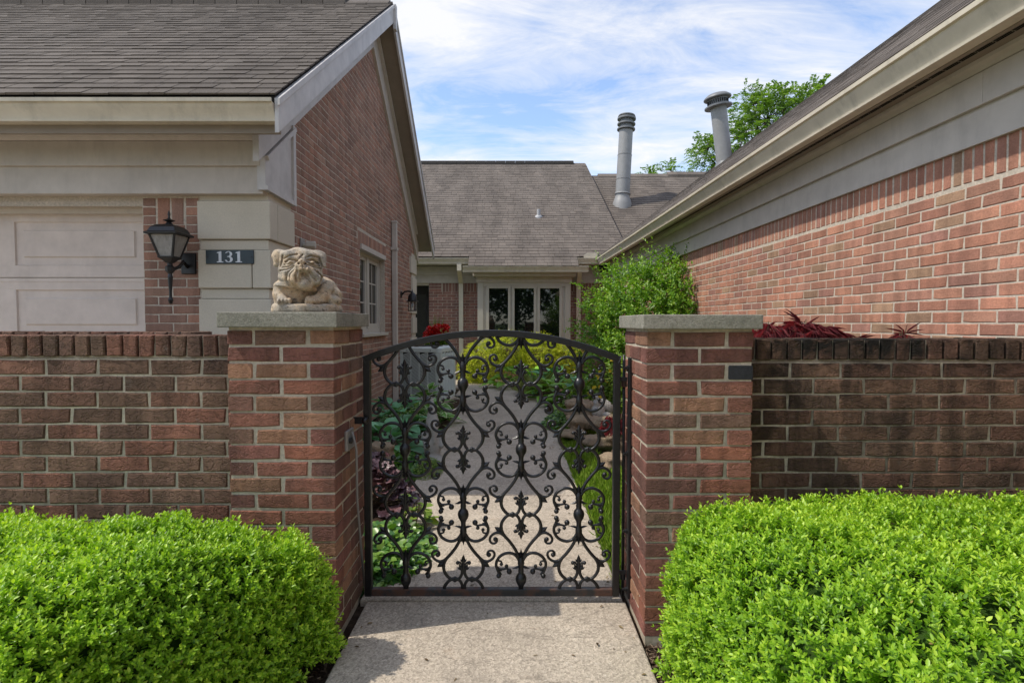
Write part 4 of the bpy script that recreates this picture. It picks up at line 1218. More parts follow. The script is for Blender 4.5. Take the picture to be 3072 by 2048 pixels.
def smooth_path(P, n=6):
    P = [Vector((p[0], p[1], 0)) for p in P]
    out = []
    for i in range(len(P) - 1):
        p0 = P[max(i - 1, 0)]; p1 = P[i]; p2 = P[i + 1]; p3 = P[min(i + 2, len(P) - 1)]
        for k in range(n):
            t_ = k / n
            out.append(0.5 * ((2 * p1) + (p2 - p0) * t_ + (2*p0 - 5*p1 + 4*p2 - p3) * t_ ** 2 + (3*p1 - p0 - 3*p2 + p3) * t_ ** 3))
    out.append(P[-1])
    return out
def inside(x, z, m=0.024): return z < arch(min(max(x, GX0), GX1)) - m and z > 0.058 and GX0 + 0.012 < x < GX1 - 0.012
class Motif:
    """draws in motif units (picture pixels from the spindle centre), mirrored into place"""
    def __init__(s, cx, cz, mx, mz): s.cx, s.cz, s.mx, s.mz, s.mb = cx, cz, mx, mz, MB()
    def w(s, p, dy=0.0): return Vector((s.cx + p[0] * K * s.mx, YG + dy, s.cz - p[1] * K * s.mz))
    def line(s, P, r0, r1=None, n=6, tube_n=8, dy=0.0, swell=None):
        pts = [s.w(p, dy) for p in smooth_path(P, n)]
        m = len(pts); r1 = r1 or r0
        rad = [1.06 * (r0 + (r1 - r0) * i / (m - 1)) for i in range(m)]
        if swell: rad = [r * (1 + swell * math.sin(math.pi * i / (m - 1))) for i, r in enumerate(rad)]
        run, runs = [], []
        for i, p in enumerate(pts):
            if inside(p.x, p.z): run.append(i)
            else:
                if len(run) > 1: runs.append(run)
                run = []
        if len(run) > 1: runs.append(run)
        for run in runs:
            q = [pts[i] for i in run]; rr = [rad[i] for i in run]
            if run[0] > 0: q = [pts[run[0] - 1]] + q; rr = [rad[run[0] - 1]] + rr
            if run[-1] < m - 1: q = q + [pts[run[-1] + 1]]; rr = rr + [rad[run[-1] + 1]]
            s.mb.tube(q, rr, tube_n)
    def ball(s, p, r):
        c = s.w(p)
        if inside(c.x, c.z, 0.02) and c.z > 0.085: s.mb.ball(c, r * 1.18, 10, 6)
    def leaf(s, p, d, L, wd, th=0.5, k=1.0):
        """pointed leaf: a flattened tapering tube"""
        d = Vector((d[0], d[1])).normalized(); L, wd = L * (1 + 0.15 * k), wd * (1 + 0.25 * k)
        n = Vector((-d.y, d.x))
        a = s.w(p)
        if not inside(a.x, a.z, 0.02): return
        prof = [(0, 0.35), (0.25, 0.9), (0.45, 1.0), (0.7, 0.62), (1.0, 0.04)]
        V, F = [], []
        for t_, r in prof:
            c = Vector(p) + d * (L * t_)
            for (e, f) in ((1, 0), (0, 1), (-1, 0), (0, -1)):
                q = c + n * (e * wd * r)
                V.append(s.w((q.x, q.y), f * wd * r * th * K))
        for i in range(len(prof) - 1):
            for k in range(4):
                j = (k + 1) % 4; F.append((i*4+k, i*4+j, (i+1)*4+j, (i+1)*4+k))
        F.append((0, 1, 2, 3)); F.append((16, 17, 18, 19))
        s.mb.add(V, F)
    def done(s, name):
        if s.mb.v: s.mb.build(name, MT['iron'], GT, smooth=True, auto=50)
def heart(cx, cz, mx, mz):
    m = Motif(cx, cz, mx, mz)
    m.line([(26, 235), (48, 290), (82, 348), (130, 410), (178, 465), (205, 530), (196, 600), (150, 660), (90, 686), (38, 662), (14, 612), (18, 570), (34, 542)], 0.0068, 0.006, swell=0.1)
    m.line([(120, 398), (170, 452), (215, 484), (262, 486), (306, 458), (324, 418), (310, 384), (278, 376), (252, 394), (250, 424), (268, 434)], 0.0068, 0.0042)
    m.ball((266, 420), 0.0088)
    m.leaf((200, 500), (0.75, 0.5), 78, 22); m.leaf((196, 515), (0.35, 0.8), 52, 16); m.leaf((210, 495), (1, 0.12), 48, 14)
    m.leaf((18, 590), (0.35, -1), 75, 13); m.leaf((26, 575), (0.9, -0.6), 40, 10)
    m.ball((88, 686), 0.0082)
    m.done('heart_scroll')
def curl(cx, cz, mx, mz):
    m = Motif(cx, cz, mx, mz)
    m.line([(12, 180), (32, 220), (64, 258), (115, 277), (172, 268), (222, 236), (252, 188), (258, 142), (244, 100), (232, 66), (238, 40)], 0.0066, 0.0056, swell=0.08)
    m.ball((232, 36), 0.0098)
    m.line([(250, 130), (226, 108), (186, 106), (150, 112), (124, 100), (118, 82)], 0.0052, 0.0044)
    m.ball((122, 82), 0.0108); m.ball((150, 138), 0.0074)
    m.line([(240, 196), (206, 186), (200, 160)], 0.0045, 0.0035); m.ball((204, 158), 0.007)
    m.leaf((236, 80), (-0.8, -0.65), 46, 11); m.leaf((240, 100), (-0.9, -0.25), 44, 10)
    m.leaf((250, 165), (0.8, -0.7), 26, 8)
    m.done('scroll_curl')
def spindle(cx, cz):
    m = Motif(cx, cz, 1, 1)
    prof = [(-235, 18), (-205, 30), (-170, 37), (-145, 30), (-120, 26), (-95, 31), (-72, 28), (-56, 36), (-40, 50), (-16, 57), (8, 57), (34, 50), (56, 36), (76, 27), (100, 25), (128, 27), (150, 34), (180, 36), (208, 28), (235, 16)]
    z_ok = [(y, r) for y, r in prof if inside(cx, cz - y * K, 0.02)]
    if len(z_ok) > 2:
        if z_ok[-1][0] < 60: z_ok[-3:] = [(z_ok[-3][0], 40), (z_ok[-2][0], 50), (z_ok[-1][0], 54)]
        m.mb.lathe([(r * K, -y * K) for y, r in z_ok][::-1], (cx, YG, cz), 12)
    for sg in (-1, 1):
        for sx in (-1, 1):
            m.leaf((sx * 18, sg * 128), (sx * 1.0, -sg * 0.12 if sg > 0 else 0.2), 66, 10, 1.0)
            m.leaf((sx * 18, sg * 142), (sx * 0.9, -sg * 0.45), 60, 9, 1.0)
            m.leaf((sx * 8, sg * 205), (sx * 0.16, sg), 75, 13, 1.0)
        m.leaf((0, sg * 200), (0, sg), 105, 16, 1.2)
    m.done('spindle')
def fleur(cx, cz, mz):
    m = Motif(cx, cz, 1, mz)
    m.line([(0, 470), (0, 540), (0, 610)], 0.0062, 0.0066)
    m.leaf((0, 505), (0, -1), 88, 21, 0.7, 0)
    for sx in (-1, 1):
        m.leaf((sx * 6, 500), (sx * 0.6, -0.75), 46, 12, 0.8, 0)
        m.line([(sx * 4, 545), (sx * 26, 512), (sx * 48, 496), (sx * 62, 506)], 0.005, 0.004); m.ball((sx * 60, 504), 0.0075)
    m.done('fleur')
cols = [gxm - 0.393, gxm - 0.131, gxm + 0.131, gxm + 0.393]
for ci, cx in enumerate(cols):
    zs_ = [zB - 2 * HP, zB, zB + 2 * HP] if ci % 2 == 1 else [zB - HP, zB + HP, zB + 3 * HP]
    for cz in zs_:
        for mz in (1, -1):
            zc0 = cz - mz * 620 * K
            for mx in (1, -1):
                heart(cx, cz, mx, mz)
                if not (mz > 0 and cz < 0.15): curl(cx, cz, mx, mz)
            fleur(cx, cz, mz)
        spindle(cx, cz)
# latch on the left post
lz = gz(1258)
lt = MB(); lt.box(GX0 - 0.055, GX0 - 0.001, YG - 0.024, YG - 0.017, lz - 0.016, lz + 0.016); lt.box(GX0 - 0.055, GX0 - 0.050, YG - 0.0165, YG + 0.02, lz - 0.016, lz + 0.016); lt.box(GX0 - 0.001, GX0 + 0.022, YG - 0.024, YG - 0.017, lz - 0.016, lz + 0.016)
lt = lt.build('latch', MT['iron'], GT, bevel=0.002)
MB().ball((GX0 + 0.012, YG - 0.03, lz), 0.017, 14, 8).build('latch_knob', MT['iron'], lt, smooth=True)
# hinge bar, rod and knuckles on the right pillar
HX = PR.location.x - PW / 2
hb = thing('hinge_bar', (HX - 0.01, 2.47, 0), 'black flat hinge bar bolted up the inner side of the right pillar', 'hinge')
hy = at_x(1893, 1200, HX).y
MB().box(HX - 0.012, HX - 0.001, hy - 0.018, hy + 0.018, 0.03, gz(1072)).build('bar', MT['iron'], hb, bevel=0.002)
for v in (1102, 1357, 1590, 1766):
    zz_ = at_x(1889, v, HX).z
    MB().lathe([(0.012, 0), (0.012, 0.008), (0.007, 0.009), (0.007, 0.02)], (HX - 0.012, hy, zz_), 6, (-1, 0, 0)).build('bolt', MT['iron'], hb)
rodx = GX1 + 0.021
MB().tube([(rodx, YG + 0.02, 0.02), (rodx, YG + 0.02, 0.5), (rodx, YG + 0.02, gz(1065))], 0.0065, 8).build('rod', MT['iron'], hb, smooth=True)
for v in (1138, 1718):
    zz_ = gz(v)
    MB().box(GX1, HX - 0.012, YG + 0.004, YG + 0.012, zz_ - 0.008, zz_ + 0.010).build('knuckle', MT['rusty'], hb)
    MB().lathe([(0.013, -0.016), (0.013, 0.016)], (rodx, YG + 0.02, zz_ - 0.02), 12).build('sleeve', MT['rusty'], hb, smooth=True, auto=40)
# outlet plate and cord on the left pillar's inner side
PX = PL.location.x + PW / 2
a = at_x(1044, 1315, PX)
ol = thing('outlet', (PX, a.y, a.z), 'small grey outlet plate on the inner side of the left pillar', 'outlet')
MB().box(PX - 0.001, PX + 0.012, a.y - 0.05, a.y + 0.05, a.z - 0.045, a.z + 0.04).build('plate', MT['plate'], ol, bevel=0.003)
for dy in (-0.02, 0.02):
    MB().lathe([(0.012, 0), (0.012, 0.012), (0.008, 0.013)], (PX + 0.012, a.y + dy, a.z - 0.005), 10, (1, 0, 0)).build('socket', MT['lamp_black'], ol)
cd = MB().tube([(PX + 0.018, a.y + 0.0, a.z + 0.03), (PX + 0.03, a.y + 0.02, a.z - 0.05), (PX + 0.02, a.y + 0.06, a.z - 0.28), (PX + 0.015, a.y + 0.14, a.z - 0.55), (PX + 0.015, a.y + 0.2, 0.0)], 0.0055, 8).build('power_cord', MT['cord'], smooth=True)
tag(cd, 'thin grey cord hanging from the outlet down the left pillar', 'cord')

# ------------------------------------------------------------------ number plaque
p0, p1 = at_y(617.6, 791.6, YF - 0.04), at_y(760.6, 750, YF - 0.04)
yq = q_y - 0.0005
pl = thing('number_plaque', ((p0.x + p1.x) / 2, yq, p0.z), 'dark enamel house number plaque reading 131 on pale stone', 'sign')
MB().box(p0.x, p1.x, yq - 0.009, yq, p0.z, p1.z).build('plate', MT['plaque'], pl, bevel=0.002)
PWd, PHt = p1.x - p0.x, p1.z - p0.z
def digit(poly, xo, name='digit'):
    h = PHt * 0.80; z0 = p0.z + PHt * 0.11; sc_ = h
    m_ = MB(); A = [(xo + x * sc_, yq - 0.0115, z0 + z * sc_) for x, z in poly]; B = [(x, yq - 0.0085, z) for x, _, z in A]
    m_.prism(A, B); m_.build(name, MT['digit'], pl)
one = [(0.0, 0.0), (0.58, 0.0), (0.58, 0.07), (0.42, 0.10), (0.42, 1.0), (0.34, 1.0), (0.02, 0.90), (0.02, 0.83), (0.17, 0.83), (0.17, 0.10), (0.0, 0.07)]
def three():
    out, inn = [], []
    def arc(cx, cz, rx, rz, a0, a1, n):
        return [(cx + rx * math.cos(math.radians(a0 + (a1 - a0) * i / n)), cz + rz * math.sin(math.radians(a0 + (a1 - a0) * i / n))) for i in range(n + 1)]
    o1 = arc(0.34, 0.75, 0.32, 0.25, 165, -62, 12); o2 = arc(0.35, 0.27, 0.36, 0.27, 62, -170, 14)
    i2 = arc(0.31, 0.27, 0.155, 0.215, -165, 75, 12); i1 = arc(0.31, 0.76, 0.135, 0.19, -75, 150, 10)
    return o1 + o2 + i2 + [(0.20, 0.49), (0.20, 0.54)] + i1
digit(one, p0.x + PWd * 0.235); digit(three(), p0.x + PWd * 0.405); digit(one, p0.x + PWd * 0.625)
for s in (0.035, 0.96):
    MB().lathe([(0.006, 0), (0.006, 0.003), (0.002, 0.005)], (p0.x + PWd * s, yq - 0.009, (p0.z + p1.z) / 2), 10, (0, -1, 0)).build('screw', MT['lamp_black'], pl)

# ------------------------------------------------------------------ lanterns
lx, ly = at_y(508, 700, 4.0).x, 4.0
L0 = thing('wall_lantern', (lx, YF, 1.4), 'black four-sided wall lantern with frosted glass beside the garage door', 'lantern')
zl = lambda v: at_y(508, v, ly).z
ph = math.pi / 4; R2 = math.sqrt(2)
def sqf(prof, name, mat, sm=False, par=None):
    return MB().lathe([(r * R2, z) for r, z in prof], (lx, ly, 0), 4, phase=ph).build(name, mat, par or L0, bevel=0.002)
ze, zgb = zl(707), zl(772)
sqf([(0.112, ze), (0.114, ze + 0.012), (0.098, ze + 0.02), (0.085, ze + 0.05), (0.065, ze + 0.068), (0.03, ze + 0.078)], 'hood', MT['lamp_black'])
MB().lathe([(0.028, ze + 0.076), (0.024, ze + 0.084), (0.014, ze + 0.094), (0.022, ze + 0.10), (0.040, ze + 0.106), (0.022, ze + 0.114), (0.01, ze + 0.12), (0.006, ze + 0.135), (0.010, ze + 0.15), (0.002, ze + 0.178)], (lx, ly, 0), 14).build('finial', MT['lamp_black'], L0, smooth=True, auto=50)
tw, bwid = 0.088, 0.047
for sx, sy in ((1, 1), (1, -1), (-1, 1), (-1, -1)):
    MB().prism([(lx + sx * (bwid + a), ly + sy * (bwid + b), zgb) for a, b in ((-.006, -.006), (.006, -.006), (.006, .006), (-.006, .006))],
               [(lx + sx * (tw + a), ly + sy * (tw + b), ze) for a, b in ((-.006, -.006), (.006, -.006), (.006, .006), (-.006, .006))]).build('corner_bar', MT['lamp_black'], L0)
for (dx, dy) in ((0, -1), (1, 0), (0, 1), (-1, 0)):
    ex, ey = -dy, dx
    q = [(lx + dx * r + ex * r * s, ly + dy * r + ey * r * s, z) for r, s, z in ((bwid - 0.001, -0.9, zgb + 0.002), (bwid - 0.001, 0.9, zgb + 0.002), (tw - 0.001, 0.93, ze - 0.002), (tw - 0.001, -0.93, ze - 0.002))]
    q2 = [(x - dx * 0.004, y - dy * 0.004, z) for x, y, z in q]
    MB().prism(q, q2).build('glass', MT['frost'], L0)
sqf([(0.02, zgb - 0.04), (0.036, zgb - 0.02), (0.055, zgb - 0.006), (0.057, zgb + 0.004)], 'tray', MT['lamp_black'])
zb_ = zl(912)
h_ = zgb - 0.04 - zb_
MB().lathe([(0.004, zb_), (0.012, zb_ + 0.006), (0.018, zb_ + 0.03), (0.010, zb_ + 0.05), (0.010, zb_ + 0.09), (0.018, zb_ + h_ * 0.66), (0.015, zb_ + h_ * 0.70), (0.013, zb_ + h_ * 0.74), (0.030, zb_ + h_ * 0.80), (0.033, zb_ + h_ * 0.90), (0.018, zb_ + h_ * 0.94), (0.018, zb_ + h_)], (lx, ly, 0), 8).build('tail', MT['lamp_black'], L0, bevel=0.001)
MB().box(lx - 0.02, lx + 0.085, YF - 0.026, YF + 0.0, zl(816), zl(750)).build('back_plate', MT['lamp_black'], L0, bevel=0.006)
MB().tube([(lx + 0.03, YF - 0.02, zl(795)), (lx + 0.03, YF - 0.08, zl(780)), (lx + 0.02, YF - 0.11, zl(797)), (lx + 0.008, ly + 0.03, zl(806)), (lx, ly, zl(800))], 0.013, 8).build('arm', MT['lamp_black'], L0, smooth=True)

s = at_x(1203, 885, XG)
L1 = thing('wall_lantern', (XG, s.y, s.z - 0.2), 'small black coach lantern with clear glass on the shaded gable wall', 'lantern')
lc = Vector((XG + 0.19, s.y - 0.02, 0))
zt_ = at_y(1229, 868, lc.y).z; zbm = at_y(1229, 933, lc.y).z; zm = at_y(1229, 904, lc.y).z
MB().lathe([(0.004, zt_), (0.008, zt_ - 0.03), (0.02, zt_ - 0.05), (0.045, zt_ - 0.07), (0.07, zt_ - 0.11), (0.078, zm + 0.012), (0.10, zm + 0.006), (0.10, zm - 0.004), (0.07, zm - 0.006)][::-1], lc, 14).build('hood', MT['lamp_black'], L1, smooth=True, auto=40)
for k in range(6):
    a_ = k * math.pi / 3 + 0.3
    c = lc + Vector((0.066 * math.cos(a_), 0.066 * math.sin(a_), 0))
    MB().box(c.x - 0.004, c.x + 0.004, c.y - 0.004, c.y + 0.004, zbm + 0.01, zm).build('cage_bar', MT['lamp_black'], L1)
MB().lathe([(0.06, zbm), (0.074, zbm + 0.004), (0.074, zbm + 0.012), (0.06, zbm + 0.014)], lc, 12).build('base_ring', MT['lamp_black'], L1)
MB().lathe([(0.058, zbm + 0.014), (0.058, zm - 0.006)], lc, 12).build('glass', MT['clear'], L1, smooth=True, auto=40)
MB().lathe([(0.012, zm - 0.01), (0.014, zm - 0.03), (0.024, zm - 0.06), (0.018, zm - 0.085), (0.004, zm - 0.095)][::-1], lc, 10).build('bulb', MT['digit'], L1, smooth=True)
MB().lathe([(0.055, 0), (0.055, 0.012), (0.03, 0.02)], (XG, s.y, zt_ - 0.08), 16, (1, 0, 0)).build('back_plate', MT['lamp_black'], L1)
MB().tube([(XG + 0.01, s.y, zt_ - 0.09), (XG + 0.06, s.y, zt_ - 0.035), (XG + 0.13, s.y - 0.01, zt_ - 0.03), (lc.x, lc.y, zt_ - 0.04)], 0.014, 8).build('arm', MT['lamp_black'], L1, smooth=True)

# ------------------------------------------------------------------ air conditioner
AC = thing('air_conditioner', (-1.42, 9.35, 0), 'grey-green air conditioning unit with louvred sides against the gable wall', 'air conditioner', rotz=-0.22)
ORIGIN[AC] = Vector((0, 0, 0))
S, HA = 0.37, 0.87
def rrect(s_, r, z, n=4):
    P = []
    for cx, cy, a0 in ((s_ - r, s_ - r, 0), (-s_ + r, s_ - r, 90), (-s_ + r, -s_ + r, 180), (s_ - r, -s_ + r, 270)):
        for i in range(n + 1):
            a = math.radians(a0 + 90 * i / n); P.append((cx + r * math.cos(a), cy + r * math.sin(a), z))
    return P
MB().prism(rrect(S - 0.03, 0.06, 0.06), rrect(S - 0.03, 0.06, HA - 0.05)).build('coil', MT['ac_dark'], AC)
MB().prism(rrect(S + 0.01, 0.08, 0.02), rrect(S + 0.01, 0.08, 0.08)).build('base_pan', MT['ac'], AC)
m_ = MB(); m_.prism(rrect(S + 0.012, 0.085, HA - 0.075), rrect(S + 0.012, 0.085, HA - 0.012)); m_.prism(rrect(S + 0.012, 0.085, HA - 0.0115), rrect(S - 0.03, 0.06, HA + 0.012))
m_.build('top_cover', MT['ac'], AC, bevel=0.004)
MB().lathe([(0.26, HA + 0.013), (0.26, HA + 0.02), (0.24, HA + 0.02), (0.24, HA + 0.014)], (0, 0, 0), 28).build('fan_guard', MT['ac_dark'], AC)
for (ca, sa) in ((1, 0), (0, 1), (-1, 0), (0, -1)):
    R_ = lambda x, y, z: (x * ca - y * sa, x * sa + y * ca, z)
    nb = 4; wd = 0.135
    mp = MB()
    for i in range(nb + 1):
        x = -0.29 + i * 0.145 - 0.0
        A = [R_(x - 0.007, -S - 0.004, 0.08), R_(x + 0.007, -S - 0.004, 0.08), R_(x + 0.007, -S + 0.02, 0.08), R_(x - 0.007, -S + 0.02, 0.08)]
        mp.prism(A, [(p[0], p[1], HA - 0.07) for p in A])
    for x0_, x1_ in ((-S + 0.0, -0.295), (0.295, S - 0.0)):
        A = [R_(x0_, -S - 0.003, 0.08), R_(x1_, -S - 0.003, 0.08), R_(x1_, -S + 0.02, 0.08), R_(x0_, -S + 0.02, 0.08)]
        mp.prism(A, [(p[0], p[1], HA - 0.07) for p in A])
    mp.build('side_frame', MT['ac'], AC)
    lv = MB()
    for i in range(nb):
        xa, xb = -0.283 + i * 0.145, -0.283 + i * 0.145 + 0.131
        z = 0.085
        while z < HA - 0.13:
            A = [R_(xa, -S - 0.002, z), R_(xb, -S - 0.002, z + 0.045), R_(xb, -S + 0.012, z + 0.045 + 0.006), R_(xa, -S + 0.012, z + 0.006)]
            lv.prism(A, [(p[0], p[1], p[2] + 0.0105) for p in A]); z += 0.0225
    lv.build('louvres', MT['ac'], AC, kind='stuff')
for x in (-0.2, 0.2): MB().lathe([(0.008, 0), (0.008, 0.004)], (x, -S - 0.012, HA - 0.045), 8, (0, -1, 0)).build('screw', MT['ac_dark'], AC)
MB().box(-S - 0.08, S + 0.08, -S - 0.08, S + 0.08, -0.02, 0.019).build('pad', MT['concrete'], AC)

# ------------------------------------------------------------------ carved bulldog (blended solids, surface-net skin)
def surface_net(f, lo, hi, h):
    lo, hi = np.array(lo), np.array(hi)
    n = np.ceil((hi - lo) / h).astype(int) + 1
    ax = [lo[i] + h * np.arange(n[i]) for i in range(3)]
    X, Y, Z = np.meshgrid(*ax, indexing='ij')
    D = f(X, Y, Z)
    ins = D < 0
    c = [(i, j, k) for i in (0, 1) for j in (0, 1) for k in (0, 1)]
    sh = tuple(n - 1)
    corner = np.stack([ins[i:sh[0]+i, j:sh[1]+j, k:sh[2]+k] for i, j, k in c])
    act = corner.any(0) & ~corner.all(0)
    idx = -np.ones(sh, int); idx[act] = np.arange(act.sum())
    ci = np.argwhere(act)
    acc = np.zeros((len(ci), 3)); cnt = np.zeros(len(ci))
    for a in range(8):
        for b in range(a + 1, 8):
            d = np.array(c[b]) - np.array(c[a])
            if abs(d).sum() != 1: continue
            da = D[tuple((ci + c[a]).T)]; db = D[tuple((ci + c[b]).T)]
            m = (da < 0) != (db < 0)
            t_ = np.where(m, da / np.where(m, da - db, 1), 0)
            acc[m] += (np.array(c[a]) + t_[:, None] * d)[m]; cnt[m] += 1
    V = lo + h * (ci + acc / np.maximum(cnt, 1)[:, None])
    F = []
    for axis in range(3):
        u, v = (axis + 1) % 3, (axis + 2) % 3
        s0 = [slice(0, n[i]) for i in range(3)]; s1 = list(s0)
        s0[axis] = slice(0, n[axis] - 1); s1[axis] = slice(1, n[axis])
        A, B = ins[tuple(s0)], ins[tuple(s1)]
        for flip, M in ((False, A & ~B), (True, ~A & B)):
            e = np.argwhere(M)
            e = e[(e[:, u] > 0) & (e[:, v] > 0) & (e[:, u] < n[u] - 1) & (e[:, v] < n[v] - 1)]
            if not len(e): continue
            du, dv = np.zeros(3, int), np.zeros(3, int); du[u] = 1; dv[v] = 1
            q = np.stack([idx[tuple((e - du - dv).T)], idx[tuple((e - dv).T)], idx[tuple(e.T)], idx[tuple((e - du).T)]], 1)
            F.append(q[:, ::-1] if flip else q)
    return V, np.concatenate(F)
def ell(X, Y, Z, c, r, rot=0.0):
    x, y, z = X - c[0], Y - c[1], Z - c[2]
    if rot: x, z = x * math.cos(rot) + z * math.sin(rot), -x * math.sin(rot) + z * math.cos(rot)
    k = np.sqrt((x / r[0]) ** 2 + (y / r[1]) ** 2 + (z / r[2]) ** 2)
    return (k - 1) * min(r)
def cap(X, Y, Z, a, b, ra, rb=None):
    rb = rb or ra
    a, b = np.array(a), np.array(b); d = b - a; L = (d ** 2).sum()
    t_ = np.clip(((X - a[0]) * d[0] + (Y - a[1]) * d[1] + (Z - a[2]) * d[2]) / L, 0, 1)
    return np.sqrt((X - a[0] - t_ * d[0]) ** 2 + (Y - a[1] - t_ * d[1]) ** 2 + (Z - a[2] - t_ * d[2]) ** 2) - (ra + (rb - ra) * t_)
def smin(a, b, k):
    h = np.clip(0.5 + 0.5 * (b - a) / k, 0, 1); return b + (a - b) * h - k * h * (1 - h)
def smax(a, b, k): return -smin(-a, -b, k)
SD = 0.000205
def dp(u, v, y): return ((u - 870) * SD, y, (1392 - v) * SD)     # traced place on the statue, y towards the viewer is negative
def dog_f(X, Y, Z):
    d = ell(X, Y, Z, dp(640, 960, 0.0), (0.078, 0.075, 0.075))                       # chest
    d = smin(d, ell(X, Y, Z, dp(1130, 950, 0.055), (0.085, 0.085, 0.08)), 0.03)        # back
    d = smin(d, ell(X, Y, Z, dp(360, 980, -0.02), (0.034, 0.042, 0.062)), 0.015)       # shoulder
    d = smin(d, cap(X, Y, Z, dp(360, 1000, -0.03), dp(410, 1150, -0.075), 0.026, 0.024), 0.012)
    for k in range(4): d = smin(d, ell(X, Y, Z, dp(330 + k * 68, 1150, -0.098 + 0.003 * k), (0.0085, 0.017, 0.012)), 0.004)
    d = smin(d, cap(X, Y, Z, dp(1290, 820, -0.015), dp(1180, 1060, -0.055), 0.030, 0.026), 0.012)  # right foreleg
    d = smin(d, cap(X, Y, Z, dp(1180, 1080, -0.055), dp(930, 1150, -0.09), 0.024, 0.022), 0.01)
    for k in range(4): d = smin(d, ell(X, Y, Z, dp(868 + k * 52, 1158, -0.108 + 0.003 * k), (0.0078, 0.016, 0.011)), 0.004)
    d = smin(d, ell(X, Y, Z, dp(1430, 1010, 0.03), (0.036, 0.055, 0.042)), 0.01)       # haunch
    d = smin(d, ell(X, Y, Z, dp(1410, 1130, -0.03), (0.032, 0.042, 0.026)), 0.008)      # hind paw
    # collar
    col = np.abs(ell(X, Y, Z, dp(680, 800, -0.035), (0.079, 0.066, 0.04))) - 0.006
    d = smin(d, smax(col, np.abs(Z - ((1392 - 850) * SD + (X + 0.04) * -0.18)) - 0.009, 0.003), 0.004)
    # head
    h = ell(X, Y, Z, dp(760, 420, -0.05), (0.088, 0.078, 0.074))
    h = smin(h, ell(X, Y, Z, dp(760, 620, -0.062), (0.090, 0.070, 0.062)), 0.02)
    h = smin(h, ell(X, Y, Z, dp(560, 190, -0.06), (0.042, 0.05, 0.026)), 0.012)          # brow lobes
    h = smin(h, ell(X, Y, Z, dp(960, 200, -0.06), (0.042, 0.05, 0.026)), 0.012)
    # ears
    h = smin(h, ell(X, Y, Z, dp(350, 170, -0.04), (0.034, 0.024, 0.026)), 0.006)
    h = smin(h, cap(X, Y, Z, dp(310, 200, -0.045), dp(275, 370, -0.055), 0.022, 0.012), 0.006)
    h = smin(h, ell(X, Y, Z, dp(1115, 165, -0.05), (0.036, 0.026, 0.025)), 0.005)
    h = smin(h, cap(X, Y, Z, dp(1160, 200, -0.06), dp(1225, 370, -0.07), 0.020, 0.011), 0.005)
    h = smin(h, ell(X, Y, Z, dp(700, 150, -0.045), (0.05, 0.055, 0.030)), 0.014)
    h = smin(h, ell(X, Y, Z, dp(840, 150, -0.045), (0.05, 0.055, 0.028)), 0.014)
    # jowls, muzzle, chin
    h = smin(h, cap(X, Y, Z, dp(760, 470, -0.125), dp(640, 700, -0.118), 0.026, 0.027), 0.010)
    h = smin(h, cap(X, Y, Z, dp(830, 460, -0.125), dp(1060, 680, -0.110), 0.026, 0.027), 0.010)
    h = smin(h, ell(X, Y, Z, dp(850, 790, -0.112), (0.036, 0.030, 0.030)), 0.010)
    h = smin(h, ell(X, Y, Z, dp(785, 370, -0.138), (0.022, 0.018, 0.018)), 0.006)        # nose
    h = smin(h, ell(X, Y, Z, dp(830, 500, -0.128), (0.030, 0.022, 0.022)), 0.010)
    # carved furrows: relief cut into the front of the head
    def seg2(path):
        best = None
        for (a, b) in zip(path[:-1], path[1:]):
            ax_, az_ = (a[0] - 870) * SD, (1392 - a[1]) * SD; bx_, bz_ = (b[0] - 870) * SD, (1392 - b[1]) * SD
            L_ = (bx_ - ax_) ** 2 + (bz_ - az_) ** 2 + 1e-12
            t_ = np.clip(((X - ax_) * (bx_ - ax_) + (Z - az_) * (bz_ - az_)) / L_, 0, 1)
            q = (X - ax_ - t_ * (bx_ - ax_)) ** 2 + (Z - az_ - t_ * (bz_ - az_)) ** 2
            best = q if best is None else np.minimum(best, q)
        return best
    rel = np.zeros_like(X)
    cuts = [([(800, 180), (740, 270)], 16, 0.008), ([(440, 270), (560, 205), (700, 175)], 15, 0.006), ([(860, 250), (960, 190), (1090, 210)], 15, 0.006),
            ([(480, 340), (560, 290), (700, 315)], 24, 0.013), ([(880, 295), (1000, 285), (1100, 350)], 24, 0.013), ([(560, 365), (600, 360)], 14, 0.004), ([(980, 365), (1030, 362)], 14, 0.004),
            ([(450, 392), (580, 385), (690, 330)], 15, 0.007), ([(400, 452), (520, 445), (665, 370)], 16, 0.007), ([(370, 515), (500, 505), (650, 425)], 16, 0.007),
            ([(880, 335), (980, 392), (1120, 405)], 15, 0.007), ([(890, 395), (1020, 435), (1150, 445)], 16, 0.007),
            ([(735, 382), (737, 384)], 22, 0.014), ([(850, 382), (852, 384)], 22, 0.014), ([(793, 330), (805, 475)], 12, 0.006),
            ([(610, 475), (510, 570), (485, 720), (570, 810)], 16, 0.007), ([(640, 520), (560, 600), (560, 730), (620, 800)], 15, 0.006), ([(705, 530), (675, 640), (680, 745)], 24, 0.013),
            ([(940, 555), (1000, 640), (1060, 720)], 24, 0.013), ([(1080, 520), (1165, 620), (1150, 740)], 16, 0.006), ([(1030, 490), (1115, 600), (1120, 690)], 14, 0.005),
            ([(790, 600), (830, 580), (880, 620)], 60, 0.014), ([(740, 650), (760, 760)], 18, 0.005), ([(925, 650), (950, 760)], 18, 0.005), ([(420, 200), (400, 330), (370, 430)], 18, 0.007), ([(1120, 210), (1165, 330), (1190, 430)], 16, 0.006)]
    for path, w_, dep in cuts: rel += dep * np.exp(-seg2(path) / (w_ * SD) ** 2)
